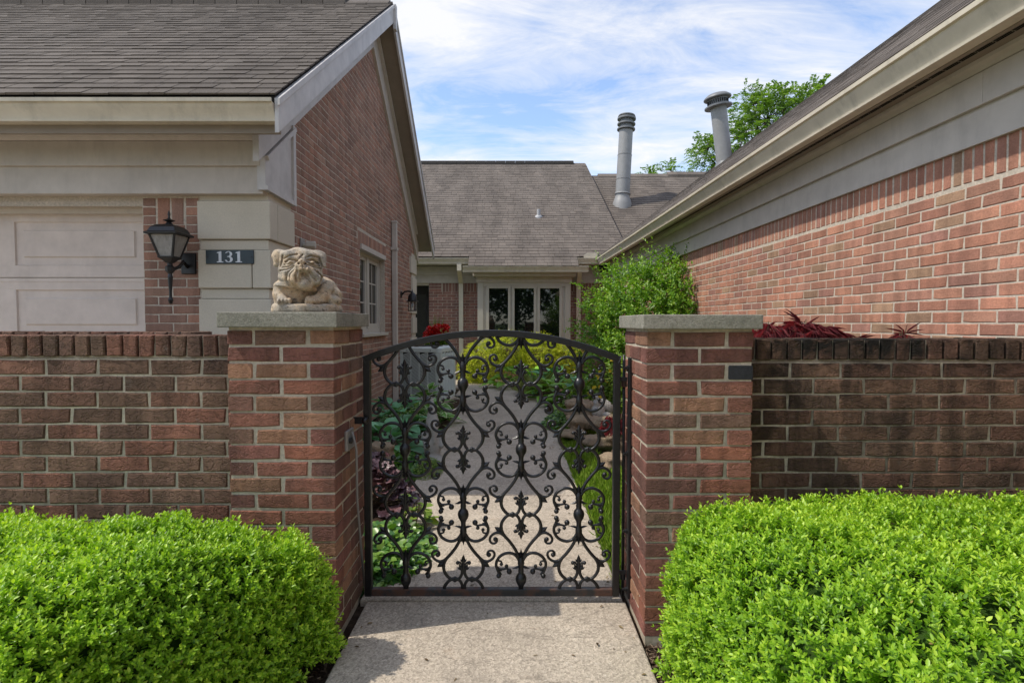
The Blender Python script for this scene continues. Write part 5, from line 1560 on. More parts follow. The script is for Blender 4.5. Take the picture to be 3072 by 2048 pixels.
    bumps = [([(555, 330), (560, 330)], 30, 0.012), ([(1003, 330), (1008, 330)], 30, 0.012), ([(720, 520), (760, 500), (830, 490), (900, 530)], 26, 0.005), ([(905, 470), (900, 500)], 20, 0.008), ([(850, 760), (850, 790)], 60, 0.006)]
    for path, w_, dep in bumps: rel -= dep * np.exp(-seg2(path) / (w_ * SD) ** 2)
    h = h + rel * np.clip((-0.045 - Y) / 0.03, 0, 1)
    d = smin(d, h, 0.008)
    # plinth
    pl_ = np.sqrt((X / 1.0) ** 2 + ((Y - 0.0) / 0.85) ** 2) - 0.148
    pl_ = smax(pl_, np.abs(Z - 0.0185) - 0.0185, 0.016)
    wob = 0.0016 * np.sin(X * 90 + 1) * np.sin(Y * 80) + 0.0012 * np.sin(Z * 160 + X * 60)
    return smin(d, pl_, 0.006) + wob
DV, DF = surface_net(dog_f, (-0.17, -0.19, -0.006), (0.17, 0.17, 0.285), 0.0023)
dgy = 2.40
dgx = at_y(922, 935, dgy).x
dog = bpy.data.objects.new('bulldog_statue', np_mesh('bulldog_statue', DV, DF, MT['dog'], smooth=True)); COL.objects.link(dog)
dog.location = (dgx, dgy, 1.312); dog.rotation_euler = (0, 0, 0.33); dog.scale = (0.97, 0.95, 0.95)
tag(dog, 'weathered stone bulldog statue sitting on the left pillar cap', 'statue')

# ------------------------------------------------------------------ leaves
def unit(a): return a / np.maximum(np.linalg.norm(a, axis=1, keepdims=True), 1e-9)
def rand_unit(n): return unit(RNG.normal(size=(n, 3)))
def leaf_arrays(P, D, N, L, W, fold=0.18, curl=0.1, wide=0.45):
    n = len(P)
    L = np.broadcast_to(np.asarray(L, float), (n,))[:, None]; W = np.broadcast_to(np.asarray(W, float), (n,))[:, None]
    D = unit(D); S = unit(np.cross(D, N)); U = np.cross(S, D)
    f = fold * W
    r1 = P + D * L * 0.30 - S * W * 0.46 + U * f; l1 = P + D * L * 0.30 + S * W * 0.46 + U * f
    r2 = P + D * L * 0.68 - S * W * 0.42 + U * (f - L * curl * 0.45); l2 = P + D * L * 0.68 + S * W * 0.42 + U * (f - L * curl * 0.45)
    t_ = P + D * L - U * L * curl
    V = np.stack([P, r1, r2, t_, l2, l1], 1).reshape(-1, 3)
    base = (np.arange(n) * 6)[:, None]
    F = np.concatenate([base + np.array([[0, 1, 2, 3]]), base + np.array([[0, 3, 4, 5]])])
    return V, F
def leaves(name, P, D, N, L, W, mat, parent=None, tint=None, fold=0.18, curl=0.1, wide=0.45, kind=None):
    V, F = leaf_arrays(np.asarray(P), np.asarray(D), np.asarray(N), L, W, fold, curl, wide)
    o = link(name, np_mesh(name, V, F, mat, attr=None if tint is None else np.repeat(tint, 6)), parent)
    if kind: o['kind'] = kind
    return o
def lump(P, s, seed):
    a = np.array([[1.3, 0.7, 0.4], [-0.6, 1.1, 0.9], [0.3, -0.9, 1.4], [1.0, 1.0, -0.8]]) * s
    return sum(np.sin(P @ a[i] * (1 + 0.6 * i) + seed * (i + 1.7)) / (1 + 0.6 * i) for i in range(4)) / 2.2

MT['dry'] = m_leaf('dry_boxwood_leaf', (0.13, 0.08, 0.03), (0.28, 0.2, 0.07), (0.42, 0.38, 0.1), 0.2, 0.7, 0.2)
# ------------------------------------------------------------------ boxwood hedges
def hedge(x0, x1, y0, y1, H, label, seed, side, n_sprig, round_):
    cx, cy = (x0 + x1) / 2, (y0 + y1) / 2
    a, b, c = (x1 - x0) / 2, (y1 - y0) / 2, H
    o = thing('boxwood_hedge', (cx, cy, 0), label, 'hedge', 'clipped boxwood hedges in front of the walls')
    px_, py_, pz_ = 9.0, 4.6, 4.4
    def g(P):
        y_ = np.clip((2.1 - P[:, 1]) / 1.0, 0, 1)
        q = np.stack([(P[:, 0] - cx - side * round_ * y_) / a, (P[:, 1] - cy) / b, np.maximum(P[:, 2], 0) / c], 1)
        return (np.abs(q[:, 0]) ** px_ + np.abs(q[:, 1]) ** py_ + np.abs(q[:, 2]) ** pz_)
    def grad(P):
        e = 1e-4; G = np.zeros_like(P)
        for i in range(3):
            d = np.zeros(3); d[i] = e; G[:, i] = (g(P + d) - g(P - d)) / (2 * e)
        return unit(G)
    Q = RNG.uniform((max(x0 - 0.03, -2.6), y0 - 0.03, 0.02), (min(x1 + 0.03, 2.45), y1 + 0.03, H + 0.04), (1300000, 3))
    rr = g(Q) ** (1 / 4.5) - 0.03 * lump(Q, 9.0, seed) - 0.03 * lump(Q, 24.0, seed + 3)
    keep = np.abs(rr - 0.985) < 0.03
    if side > 0: keep &= Q[:, 0] < 2.3
    else: keep &= Q[:, 0] > -2.5
    Q = Q[keep][:n_sprig]
    Nn = grad(Q)
    n = len(Q)
    A = unit(Nn * 0.75 + np.array([0, 0, 0.65]) + RNG.normal(size=(n, 3)) * 0.32)
    ref = np.where(np.abs(A[:, 2:3]) < 0.9, np.array([[0, 0, 1.0]]), np.array([[1.0, 0, 0]]))
    E1 = unit(np.cross(A, ref)); E2 = np.cross(A, E1)
    # a few long shoots stand out of the clipped face
    ln = RNG.uniform(0.026, 0.042, n) * np.where(RNG.random(n) < 0.05, 1.8, 1.0)
    ph0 = RNG.uniform(0, 6.28, n)
    Ps, Ds, Ns, Ls, Ws, Ts = [], [], [], [], [], []
    for k in range(4):
        f_ = (k + 0.4) / 4
        for s_ in (0, 1):
            ph_ = ph0 + k * 1.57 + s_ * 3.14159 + RNG.normal(size=n) * 0.25
            out = E1 * np.cos(ph_)[:, None] + E2 * np.sin(ph_)[:, None]
            spread = 0.95 - 0.45 * f_
            Ps.append(Q + A * (ln * f_)[:, None]); Ds.append(unit(out * spread + A * (1.05 - spread * 0.5) + RNG.normal(size=(n, 3)) * 0.12))
            Ns.append(unit(A * 1.0 - out * 0.5))
            Lf = RNG.uniform(0.014, 0.022, n) * (1.05 - 0.25 * f_)
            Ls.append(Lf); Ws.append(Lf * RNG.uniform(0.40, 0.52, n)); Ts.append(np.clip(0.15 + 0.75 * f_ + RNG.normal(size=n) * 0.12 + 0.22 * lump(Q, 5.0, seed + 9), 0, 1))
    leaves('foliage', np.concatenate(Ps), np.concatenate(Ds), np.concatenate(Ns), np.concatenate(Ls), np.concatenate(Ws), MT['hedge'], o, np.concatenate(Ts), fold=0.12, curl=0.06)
    k_ = RNG.choice(n, 420, replace=False)
    leaves('dry_leaves', Q[k_] + Nn[k_] * 0.006, unit(A[k_] + RNG.normal(size=(420, 3)) * 0.6), rand_unit(420), RNG.uniform(0.012, 0.02, 420), RNG.uniform(0.005, 0.008, 420), MT['dry'], o)
    # solid inner core, coloured dark to stand for shade between the leaves
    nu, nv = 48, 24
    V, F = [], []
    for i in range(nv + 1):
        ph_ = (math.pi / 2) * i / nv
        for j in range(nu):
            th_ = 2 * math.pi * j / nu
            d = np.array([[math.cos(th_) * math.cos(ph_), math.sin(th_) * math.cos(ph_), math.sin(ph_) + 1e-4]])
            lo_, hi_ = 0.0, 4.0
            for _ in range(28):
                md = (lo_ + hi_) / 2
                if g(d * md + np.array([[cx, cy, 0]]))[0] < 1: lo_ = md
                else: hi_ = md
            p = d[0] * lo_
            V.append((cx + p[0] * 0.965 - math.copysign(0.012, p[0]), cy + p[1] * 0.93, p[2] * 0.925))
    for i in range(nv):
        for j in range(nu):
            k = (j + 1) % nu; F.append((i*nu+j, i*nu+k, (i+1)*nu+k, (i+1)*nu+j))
    MB().add(V, F).build('shade_core', MT['hedge_core'], o, smooth=True)
    return o
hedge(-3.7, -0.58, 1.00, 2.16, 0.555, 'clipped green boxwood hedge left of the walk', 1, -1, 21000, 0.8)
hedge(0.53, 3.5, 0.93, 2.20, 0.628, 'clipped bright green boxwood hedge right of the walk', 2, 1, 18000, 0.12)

# ------------------------------------------------------------------ lawn strip
gx = RNG.uniform(0.515, 1.75, 46000); gy = RNG.uniform(2.66, 6.6, 46000)
kk = gx < 0.52 + 0.55 + 0.25 * np.sin(gy * 2.1) + np.where(gy < 4.6, 0.55, 0.0) - np.where(gy > 5.4, 0.25, 0)
gx, gy = gx[kk], gy[kk]
n = len(gx)
P = np.stack([gx, gy, np.full(n, -0.03)], 1)
D = unit(np.stack([RNG.normal(size=n) * 0.35, RNG.normal(size=n) * 0.35, np.ones(n)], 1))
o = leaves('lawn_grass', P, D, rand_unit(n), RNG.uniform(0.045, 0.10, n), RNG.uniform(0.003, 0.0055, n), MT['grass'], fold=0.1, curl=0.25, kind='stuff')
tag(o, 'bright green grass along the right edge of the walk', 'grass')

# ------------------------------------------------------------------ broad-leaf plants: every leaf an object of its own
def big_leaf(name, mat, L, W, ribs=0.0, droop=0.35, lobes=0, cup=0.12, wave=0.0, nx=6, ny=9, seed=0):
    rr = random.Random(seed); V, T, F = [], [], []
    for i in range(ny + 1):
        t_ = i / ny
        if lobes: wv = math.sin(math.pi * min(1, t_ * 0.97 + 0.03)) ** 0.55 * (1 + 0.16 * math.sin(t_ * math.pi * lobes))
        else: wv = (math.sin(math.pi * t_ ** 0.72)) ** 0.85
        wv = max(wv, 0.015)
        for j in range(nx + 1):
            s_ = 2 * j / nx - 1
            x = s_ * W / 2 * wv
            y = L * t_ + (0 if not lobes else 0.0)
            z = -droop * L * t_ ** 2 + cup * W * (abs(s_) ** 1.4) * wv + ribs * math.cos(s_ * 9) * W * 0.03 + wave * W * math.sin(t_ * 15 + s_ * 4 + seed) * abs(s_)
            V.append((x, y, z + 0.06 * L * t_)); T.append(max(abs(s_), t_ ** 6 * 0.99))
    for i in range(ny):
        for j in range(nx):
            a = i * (nx + 1) + j; F.append((a, a + 1, a + nx + 2, a + nx + 1))
    return np_mesh(name, np.array(V), np.array(F), mat, smooth=True, attr=T)
def rosette(name, loc, label, cat, meshes, n, tilt0, tilt1, sc0, sc1, group=None, stem_h=0.0, up=0.0, squash=1.0):
    o = thing(name, loc, label, cat, group)
    for i in range(n):
        f_ = (i + 0.5) / n
        az = i * 2.39996 + random.uniform(-0.3, 0.3)
        el = tilt0 + (tilt1 - tilt0) * f_ + random.uniform(-0.12, 0.12)
        s_ = random.uniform(sc0, sc1) * (1.0 - 0.25 * f_)
        lf = bpy.data.objects.new('leaf', random.choice(meshes)); COL.objects.link(lf); lf.parent = o
        d = Vector((math.cos(az), math.sin(az) * squash, 0))
        r0 = stem_h * math.cos(el) * (1.0 - 0.55 * f_)
        lf.location = d * r0 + Vector((0, 0, up + stem_h * math.sin(el) * (0.75 + 0.5 * f_) + random.uniform(-0.01, 0.02)))
        lf.rotation_euler = (el * 0.75 + random.uniform(-0.15, 0.15), random.uniform(-0.25, 0.25), az - math.pi / 2)
        lf.scale = (s_, s_, s_)
    m_ = MB()
    for i in range(0, n, 2):
        az = i * 2.39996
        f_ = (i + 0.5) / n; el = tilt0 + (tilt1 - tilt0) * f_
        r0 = stem_h * math.cos(el) * (1.0 - 0.55 * f_)
        m_.tube([Vector(loc), Vector(loc) + Vector((math.cos(az) * r0, math.sin(az) * r0 * squash, up + stem_h * math.sin(el) * (0.75 + 0.5 * f_)))], 0.004, 5)
    m_.build('stems', MT['twig'], o)
    return o
hb_ = [big_leaf('leaf', MT['hosta_blue'], 0.27, 0.21, 0.8, 0.45, seed=k) for k in range(3)]
hg_ = [big_leaf('leaf', MT['hosta_green'], 0.26, 0.17, 0.8, 0.45, seed=k) for k in range(3)]
he_ = [big_leaf('leaf', MT['hosta_edge'], 0.21, 0.115, 0.5, 0.5, seed=k) for k in range(3)]
hk_ = [big_leaf('leaf', MT['heuchera'], 0.115, 0.135, 0.0, 0.25, lobes=5, cup=0.1, wave=0.10, seed=k) for k in range(4)]
GHB = 'hostas along the walk'
rosette('hosta', (-1.20, 5.30, -0.02), 'large blue-green hosta beside the left gate post', 'hosta', hb_, 26, 0.12, 1.05, 0.85, 1.15, GHB, 0.26)
rosette('hosta', (-1.38, 6.5, -0.02), 'big blue-green hosta under the gable window, behind the nearer one', 'hosta', hb_, 24, 0.12, 1.05, 0.9, 1.15, GHB, 0.30)
rosette('hosta', (-1.5, 5.2, -0.02), 'blue-green hosta tucked against the garage corner', 'hosta', hb_, 20, 0.12, 1.05, 0.9, 1.2, GHB, 0.26)
rosette('hosta', (-0.98, 7.0, -0.02), 'white-edged hosta spilling onto the left edge of the walk', 'hosta', he_, 34, 0.05, 1.0, 0.9, 1.2, GHB, 0.24)
rosette('hosta', (-1.25, 8.3, -0.02), 'white-edged hosta in front of the air conditioning unit', 'hosta', he_, 34, 0.05, 1.05, 0.95, 1.25, GHB, 0.28)
rosette('hosta', (0.02, 10.9, 0.0), 'light green hosta in front of the golden shrubs', 'hosta', hg_, 30, 0.1, 1.0, 1.0, 1.35, GHB, 0.36)
rosette('hosta', (0.72, 10.2, -0.02), 'blue-green hosta on the right side of the far walk', 'hosta', hb_, 28, 0.1, 1.0, 1.0, 1.4, GHB, 0.38)
rosette('hosta', (1.25, 9.3, -0.02), 'dark blue-green hosta nearest the big shrub', 'hosta', hb_, 22, 0.1, 1.0, 1.0, 1.3, GHB, 0.34)
rosette('coral_bells', (-0.93, 3.92, -0.02), 'dark purple coral bells clump behind the left side of the gate', 'coral bells', hk_, 70, 0.1, 1.2, 0.75, 1.15, None, 0.20)
rosette('coral_bells', (-1.12, 4.45, -0.02), 'small reddish-purple coral bells against the garage corner', 'coral bells', hk_, 36, 0.1, 1.2, 0.7, 1.0, None, 0.18)
rosette('hosta', (0.95, 8.5, -0.02), 'light green hosta in the right bed, beyond the rocks', 'hosta', hg_, 28, 0.1, 1.0, 1.0, 1.3, GHB, 0.34)
rosette('hosta', (0.62, 9.2, -0.02), 'light green hosta leaning over the right walk edge', 'hosta', hg_, 26, 0.1, 1.0, 0.9, 1.2, GHB, 0.30)
rosette('hosta', (0.45, 11.2, -0.02), 'light green hosta below the right golden shrub', 'hosta', hg_, 26, 0.1, 1.0, 1.0, 1.3, GHB, 0.34)
# pale striped grass-like plant
c = Vector((0.42, 9.9, 0.0)); n = 260
A = RNG.uniform(0, 6.28, n); E = RNG.uniform(0.5, 1.3, n)
D = np.stack([np.cos(A) * np.cos(E), np.sin(A) * np.cos(E), np.sin(E)], 1)
vg = thing('striped_sedge', c, 'pale cream-striped grassy plant beside the far walk', 'plant')
leaves('blades', np.array(c) + D * 0.03, D, np.tile([0, 0, 1.0], (n, 1)) + rand_unit(n) * 0.2, RNG.uniform(0.3, 0.5, n), 0.016, MT['variegated'], vg, curl=0.35)

# ------------------------------------------------------------------ ivy and small ground plants
def ground_patch(name, label, cat, c, rx, ry, n, L, W, mat, hgt, group=None, flat=0.7):
    o = thing(name, c, label, cat, group)
    r = np.sqrt(RNG.random(n)); a = RNG.uniform(0, 6.28, n)
    X = c[0] + rx * r * np.cos(a); Y = c[1] + ry * r * np.sin(a)
    Z = c[2] + hgt * (1 - r ** 2) * RNG.uniform(0.35, 1.0, n) + 0.015 * RNG.random(n)
    D = unit(np.stack([np.cos(a) + RNG.normal(size=n) * 0.8, np.sin(a) + RNG.normal(size=n) * 0.8, RNG.normal(size=n) * 0.35 + 0.15], 1))
    N_ = unit(np.stack([RNG.normal(size=n) * (1 - flat), RNG.normal(size=n) * (1 - flat) - 0.2, np.ones(n)], 1))
    leaves('foliage', np.stack([X, Y, Z], 1), D, N_, L * RNG.uniform(0.7, 1.3, n), W * RNG.uniform(0.7, 1.3, n), mat, o, fold=0.1, curl=0.15, wide=0.35)
    m_ = MB()
    for k in range(14):
        q = RNG.uniform(0, 6.28); m_.tube([(c[0], c[1], c[2] + 0.01), (c[0] + rx * 0.4 * math.cos(q), c[1] + ry * 0.4 * math.sin(q), c[2] + hgt * 0.7), (c[0] + rx * 0.8 * math.cos(q), c[1] + ry * 0.8 * math.sin(q), c[2] + hgt * 0.3)], 0.003, 4)
    m_.build('stems', MT['twig'], o)
    return o
ground_patch('ivy', 'green ivy trailing beside the walk at the foot of the left gate post', 'ivy', (-0.74, 3.05, -0.02), 0.29, 0.46, 2000, 0.045, 0.05, MT['ivy'], 0.10)
ground_patch('creeping_plant', 'bright fine-leaved tuft in front of the stone gnome', 'ground cover', (-0.72, 4.75, -0.02), 0.14, 0.3, 2200, 0.014, 0.009, MT['moss'], 0.12)
ground_patch('vine_sprig', 'lime green vine sprig poking out below the coral bells', 'vine', (-0.60, 3.42, 0.0), 0.10, 0.10, 42, 0.065, 0.05, MT['moss'], 0.20)
ground_patch('weed_tuft', 'leafy weeds on the right walk edge before the rocks', 'weeds', (0.60, 6.9, -0.02), 0.22, 0.45, 1100, 0.05, 0.026, MT['ivy'], 0.18)
ground_patch('leafy_mound', 'loose bright green mound in the right bed behind the rocks', 'plant', (1.05, 7.7, -0.02), 0.42, 0.45, 3600, 0.05, 0.022, MT['moss'], 0.5, flat=0.3)
ground_patch('leafy_mound', 'bright green mound at the far right walk edge', 'plant', (1.5, 8.4, -0.02), 0.5, 0.5, 3600, 0.055, 0.024, MT['moss'], 0.55, flat=0.3)
ground_patch('ivy', 'green ivy filling the left bed between coral bells and hosta', 'ivy', (-1.12, 4.85, -0.02), 0.45, 0.42, 1900, 0.05, 0.05, MT['ivy'], 0.14)
ground_patch('ivy', 'green ivy under the hostas along the gable wall', 'ivy', (-1.3, 7.6, -0.02), 0.42, 1.0, 2400, 0.055, 0.05, MT['ivy'], 0.14)
# yellow-flowered mound on the right
yf = ground_patch('yellow_flower_plant', 'yellow-flowered leafy mound above the stacked rocks', 'flower plant', (1.32, 6.95, 0.10), 0.46, 0.55, 5200, 0.055, 0.024, MT['moss'], 0.72, flat=0.3)
n = 60
a = RNG.uniform(0, 6.28, n); r = np.sqrt(RNG.random(n))
fp = np.stack([1.32 + 0.46 * r * np.cos(a), 6.85 + 0.52 * r * np.sin(a), 0.12 + 0.72 * (1 - r ** 2) * RNG.uniform(0.7, 1.08, n)], 1)
Ps, Ds, Ns = [], [], []
for k in range(5):
    q = k * 1.2566
    D = np.tile([math.cos(q), -0.3, math.sin(q)], (n, 1)); Ps.append(fp); Ds.append(D); Ns.append(np.tile([0, -1.0, 0.3], (n, 1)))
leaves('blossoms', np.concatenate(Ps), np.concatenate(Ds), np.concatenate(Ns), 0.026, 0.02, MT['yellow_fl'], yf)

# ------------------------------------------------------------------ shrubs with twigs
def twig_shrub(name, label, cat, base, blobs, n_twig, tw_len, n_leaf, L, W, mat, seed, group=None, up=0.6, spiky=0.0, out=0.8, droop=0.0):
    """blobs: (centre, radii, weight) — shoots leave the surface and volume of each blob"""
    o = thing(name, base, label, cat, group)
    wts = np.array([b[2] for b in blobs], float); wts /= wts.sum()
    pick = RNG.choice(len(blobs), n_twig, p=wts)
    C = np.array([blobs[i][0] for i in pick]); R_ = np.array([blobs[i][1] for i in pick])
    d = rand_unit(n_twig)
    rad = RNG.uniform(0.25, 1.0, n_twig) ** 0.42
    Q = C + d * R_ * rad[:, None] * (1 + 0.18 * lump(C + d * R_, 3.0, seed))[:, None]
    Q[:, 2] = np.maximum(Q[:, 2], base[2] + 0.04)
    A = unit(d * out + np.array([0, 0, up]) + RNG.normal(size=(n_twig, 3)) * 0.35)
    ln = tw_len * RNG.uniform(0.6, 1.25, n_twig) * np.where(RNG.random(n_twig) < spiky, 2.2, 1.0)
    ref = np.where(np.abs(A[:, 2:3]) < 0.9, np.array([[0, 0, 1.0]]), np.array([[1.0, 0, 0]]))
    E1 = unit(np.cross(A, ref)); E2 = np.cross(A, E1)
    Ps, Ds, Ns, Ls, Ws, Ts = [], [], [], [], [], []
    for k in range(n_leaf):
        f_ = (k + 0.5) / n_leaf
        ph_ = k * 2.4 + RNG.uniform(0, 6.28, n_twig) * 0.25
        outv = E1 * np.cos(ph_)[:, None] + E2 * np.sin(ph_)[:, None]
        Ps.append(Q + A * (ln * f_)[:, None] - np.array([0, 0, 1.0]) * (droop * ln * f_ ** 2)[:, None]); Ds.append(unit(outv * 0.8 + A * 0.7 + RNG.normal(size=(n_twig, 3)) * 0.2 - np.array([0, 0, droop])))
        Ns.append(unit(A + RNG.normal(size=(n_twig, 3)) * 0.3 + np.array([0, 0, 0.4])))
        l_ = L * RNG.uniform(0.65, 1.2, n_twig) * (1.1 - 0.35 * f_); Ls.append(l_); Ws.append(l_ * W / L)
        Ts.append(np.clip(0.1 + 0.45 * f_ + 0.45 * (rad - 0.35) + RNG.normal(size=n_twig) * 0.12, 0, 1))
    leaves('foliage', np.concatenate(Ps), np.concatenate(Ds), np.concatenate(Ns), np.concatenate(Ls), np.concatenate(Ws), mat, o, np.concatenate(Ts))
    m_ = MB(); b0 = Vector(base)
    for i in range(0, n_twig, max(1, n_twig // 90)):
        q = Vector(Q[i]); e = q + Vector(A[i]) * float(ln[i]) * 0.8
        c_ = Vector(blobs[pick[i]][0]); mid = b0.lerp(c_, 0.6) + Vector(RNG.normal(size=3)) * 0.03
        m_.tube([b0 + Vector(RNG.normal(size=3)) * 0.02, mid, q, e], [0.010, 0.007, 0.004, 0.0015], 5)
    m_.build('branches', MT['twig'], o, smooth=True)
    return o
# the big green shrub against the right wall
def pb(u, v, y): p = at_y(u, v, y); return (p.x, p.y, p.z)
blobs = [(pb(1865, 1010, 8.0), (0.52, 0.5, 0.42), 3), (pb(1950, 940, 7.8), (0.68, 0.5, 0.42), 3.5), (pb(2060, 900, 7.6), (0.42, 0.45, 0.42), 2), (pb(2010, 840, 8.0), (0.42, 0.4, 0.35), 1.6), (pb(1900, 860, 8.3), (0.45, 0.4, 0.30), 1.6), (pb(1830, 930, 8.2), (0.36, 0.36, 0.3), 0.9), (pb(1870, 1120, 7.4), (0.6, 0.5, 0.45), 2), (pb(2060, 800, 8.0), (0.2, 0.25, 0.2), 0.5), (pb(1990, 1010, 7.5), (0.7, 0.4, 0.45), 2), (pb(1830, 1090, 8.0), (0.40, 0.4, 0.35), 1.0), (pb(1765, 845, 8.2), (0.12, 0.15, 0.2), 0.06), (pb(1770, 960, 8.2), (0.2, 0.2, 0.25), 0.2)]
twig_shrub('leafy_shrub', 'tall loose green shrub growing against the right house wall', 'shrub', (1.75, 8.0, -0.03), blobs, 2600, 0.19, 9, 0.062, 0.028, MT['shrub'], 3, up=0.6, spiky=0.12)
gcy = 11.85
blobs = [(pb(1450, 1080, gcy), (0.46, 0.4, 0.42), 3), (pb(1530, 1050, gcy + 0.1), (0.42, 0.4, 0.40), 3), (pb(1420, 1110, gcy), (0.32, 0.35, 0.35), 1.5)]
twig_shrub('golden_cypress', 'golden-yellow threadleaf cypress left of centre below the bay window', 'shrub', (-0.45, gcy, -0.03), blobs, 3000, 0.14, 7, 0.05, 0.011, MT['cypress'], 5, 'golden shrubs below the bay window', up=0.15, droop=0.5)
blobs = [(pb(1620, 1060, gcy), (0.42, 0.4, 0.40), 3), (pb(1690, 1075, gcy), (0.36, 0.4, 0.36), 2.4)]
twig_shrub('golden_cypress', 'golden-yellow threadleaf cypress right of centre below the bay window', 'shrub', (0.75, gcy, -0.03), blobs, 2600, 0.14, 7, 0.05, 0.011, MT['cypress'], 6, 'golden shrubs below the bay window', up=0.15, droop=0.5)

# red japanese maple behind the right wall: fine drooping fingers
def fan_maple(label, base, centres, fans, Lf):
    o = thing('japanese_maple', base, label, 'maple', 'red lace-leaf maples behind the right pillar')
    Ps, Ds, Ns = [], [], []
    for (c, r, nf) in centres:
        for k in range(nf):
            d = rand_unit(1)[0]; d[2] = abs(d[2]) * 0.8
            q = np.array(c) + d * np.array(r) * RNG.uniform(0.55, 1.0)
            ax = unit((d * np.array([1, 1, 0.2]) + np.array([0, -0.15, -0.25]) + RNG.normal(size=3) * 0.3)[None])[0]
            for j in range(7):
                t_ = (j - 3) * 0.33
                side = np.cross(ax, [0, 0, 1.0]); side /= max(np.linalg.norm(side), 1e-6)
                Ps.append(q); Ds.append(ax * math.cos(t_) + side * math.sin(t_) + np.array([0, 0, -0.25 - 0.1 * abs(t_)])); Ns.append((0, 0, 1.0))
    n = len(Ps)
    leaves('foliage', np.array(Ps), np.array(Ds), np.array(Ns) + rand_unit(n) * 0.2, Lf * RNG.uniform(0.7, 1.2, n), 0.0030, MT['maple'], o, curl=0.35)
    m_ = MB()
    for (c, r, nf) in centres:
        m_.tube([Vector(base), Vector(base).lerp(Vector(c), 0.6) + Vector((0.05, 0, 0.1)), Vector(c)], [0.016, 0.011, 0.005], 6)
        for k in range(8):
            d = Vector(RNG.normal(size=3)); d.z = abs(d.z); d.normalize()
            m_.tube([Vector(c), Vector(c) + Vector((d.x * r[0], d.y * r[1], d.z * r[2])) * 0.9], [0.005, 0.002], 5)
    m_.build('branches', MT['twig'], o, smooth=True)
    return o
my = 3.3
fan_maple('dark red lace-leaf maple peeping over the stained wall', (1.75, my, -0.03), [(pb(2410, 1015, my), (0.22, 0.16, 0.13), 260), (pb(2300, 1012, my), (0.10, 0.14, 0.11), 70), (pb(2520, 1030, my), (0.14, 0.14, 0.06), 60), (pb(2708, 1020, my), (0.09, 0.08, 0.08), 14), (pb(2600, 1060, my), (0.2, 0.14, 0.05), 30)], 0, 0.10)
fan_maple('low red lace-leaf maple seen between the gate and its right pillar', (1.05, 5.2, -0.03), [(pb(1856, 1290, 5.2), (0.16, 0.14, 0.22), 110)], 0, 0.09)

# ------------------------------------------------------------------ potted geranium
gp = at_y(1310, 1000, 10.9)
gt = thing('potted_geranium', (gp.x, 10.9, 0), 'red geraniums in a pale pot behind the air conditioning unit', 'potted plant')
pz_ = 0.74
MB().lathe([(0.13, 0.0), (0.15, 0.02), (0.20, 0.55), (0.225, pz_ - 0.05), (0.235, pz_ - 0.04), (0.235, pz_), (0.2, pz_), (0.19, pz_ - 0.06)], (gp.x, 10.9, 0), 24).build('pot', MT['pot'], gt, smooth=True, auto=40)
n = 320
d = rand_unit(n); d[:, 2] = np.abs(d[:, 2])
Q = np.array([gp.x, 10.9, pz_ + 0.02]) + d * np.array([0.24, 0.22, 0.20]) * RNG.uniform(0.5, 1, n)[:, None]
leaves('foliage', Q, d + rand_unit(n) * 0.5, np.tile([0, -0.3, 1.0], (n, 1)) + rand_unit(n) * 0.4, 0.07, 0.07, MT['moss'], gt, wide=0.4)
for (u, v, r) in ((1292, 992, 0.085), (1312, 985, 0.085), (1335, 984, 0.07), (1282, 1004, 0.07), (1322, 998, 0.07), (1302, 1000, 0.08)):
    c = at_y(u, v, 10.8); n = 150
    d = rand_unit(n)
    leaves('flower_head', np.array(c) + d * r * RNG.uniform(0.7, 1, n)[:, None], d * 0.5 + rand_unit(n), d, 0.042, 0.036, MT['red_fl'], gt, wide=0.55)
c = at_y(1330, 995, 10.75); n = 40
d = rand_unit(n); leaves('flower_head', np.array(c) + d * 0.05, d, rand_unit(n), 0.035, 0.03, MT['variegated'], gt)
n = 60
D = unit(np.stack([RNG.normal(size=n) * 0.16, RNG.normal(size=n) * 0.1, np.ones(n)], 1))
leaves('spike_grass', np.tile([gp.x + 0.02, 10.95, pz_], (n, 1)), D, rand_unit(n), RNG.uniform(0.45, 0.75, n), 0.006, MT['moss'], gt, curl=0.05)

# ------------------------------------------------------------------ rocks and garden statues
def rock(c, s_, seed, label, rot=0.0):
    rr = np.random.default_rng(seed)
    def f(X, Y, Z):
        q = np.maximum(np.maximum(np.abs(X / s_[0]) ** 1, np.abs(Y / s_[1])), np.abs(Z / s_[2]))
        e = (np.abs(X / s_[0]) ** 4 + np.abs(Y / s_[1]) ** 4 + np.abs(Z / s_[2]) ** 4) ** 0.25
        w_ = 0.10 * np.sin(X * 23 + seed) * np.sin(Y * 19 + seed * 2) + 0.08 * np.sin(Z * 55 + X * 9 + seed) + 0.05 * np.sin(X * 61 + Y * 47 + Z * 30)
        return (e - 0.88 + w_)
    h = max(s_) / 15
    V, F = surface_net(f, [-1.25 * a for a in s_], [1.25 * a for a in s_], h)
    o = bpy.data.objects.new('rock', np_mesh('rock', V, F, MT['rock'], smooth=True)); COL.objects.link(o)
    o.location = c; o.rotation_euler = (0, 0, rot)
    return tag(o, label, 'rock', 'sandstone rocks edging the right bed')
def rk(u, v, y, s_, seed, lab, rot=0.0):
    p = at_y(u, v, y); rock((p.x, y, p.z), s_, seed, lab, rot)
rk(1735, 1225, 6.4, (0.17, 0.16, 0.13), 2, 'upright tan rock at the left end of the stacked stones')
rk(1785, 1215, 6.7, (0.22, 0.18, 0.05), 3, 'flat tan slab lying on top of the stacked stones', 0.2)
rk(1745, 1265, 6.1, (0.17, 0.16, 0.085), 4, 'grey-tan block in the middle of the stacked stones', 0.1)
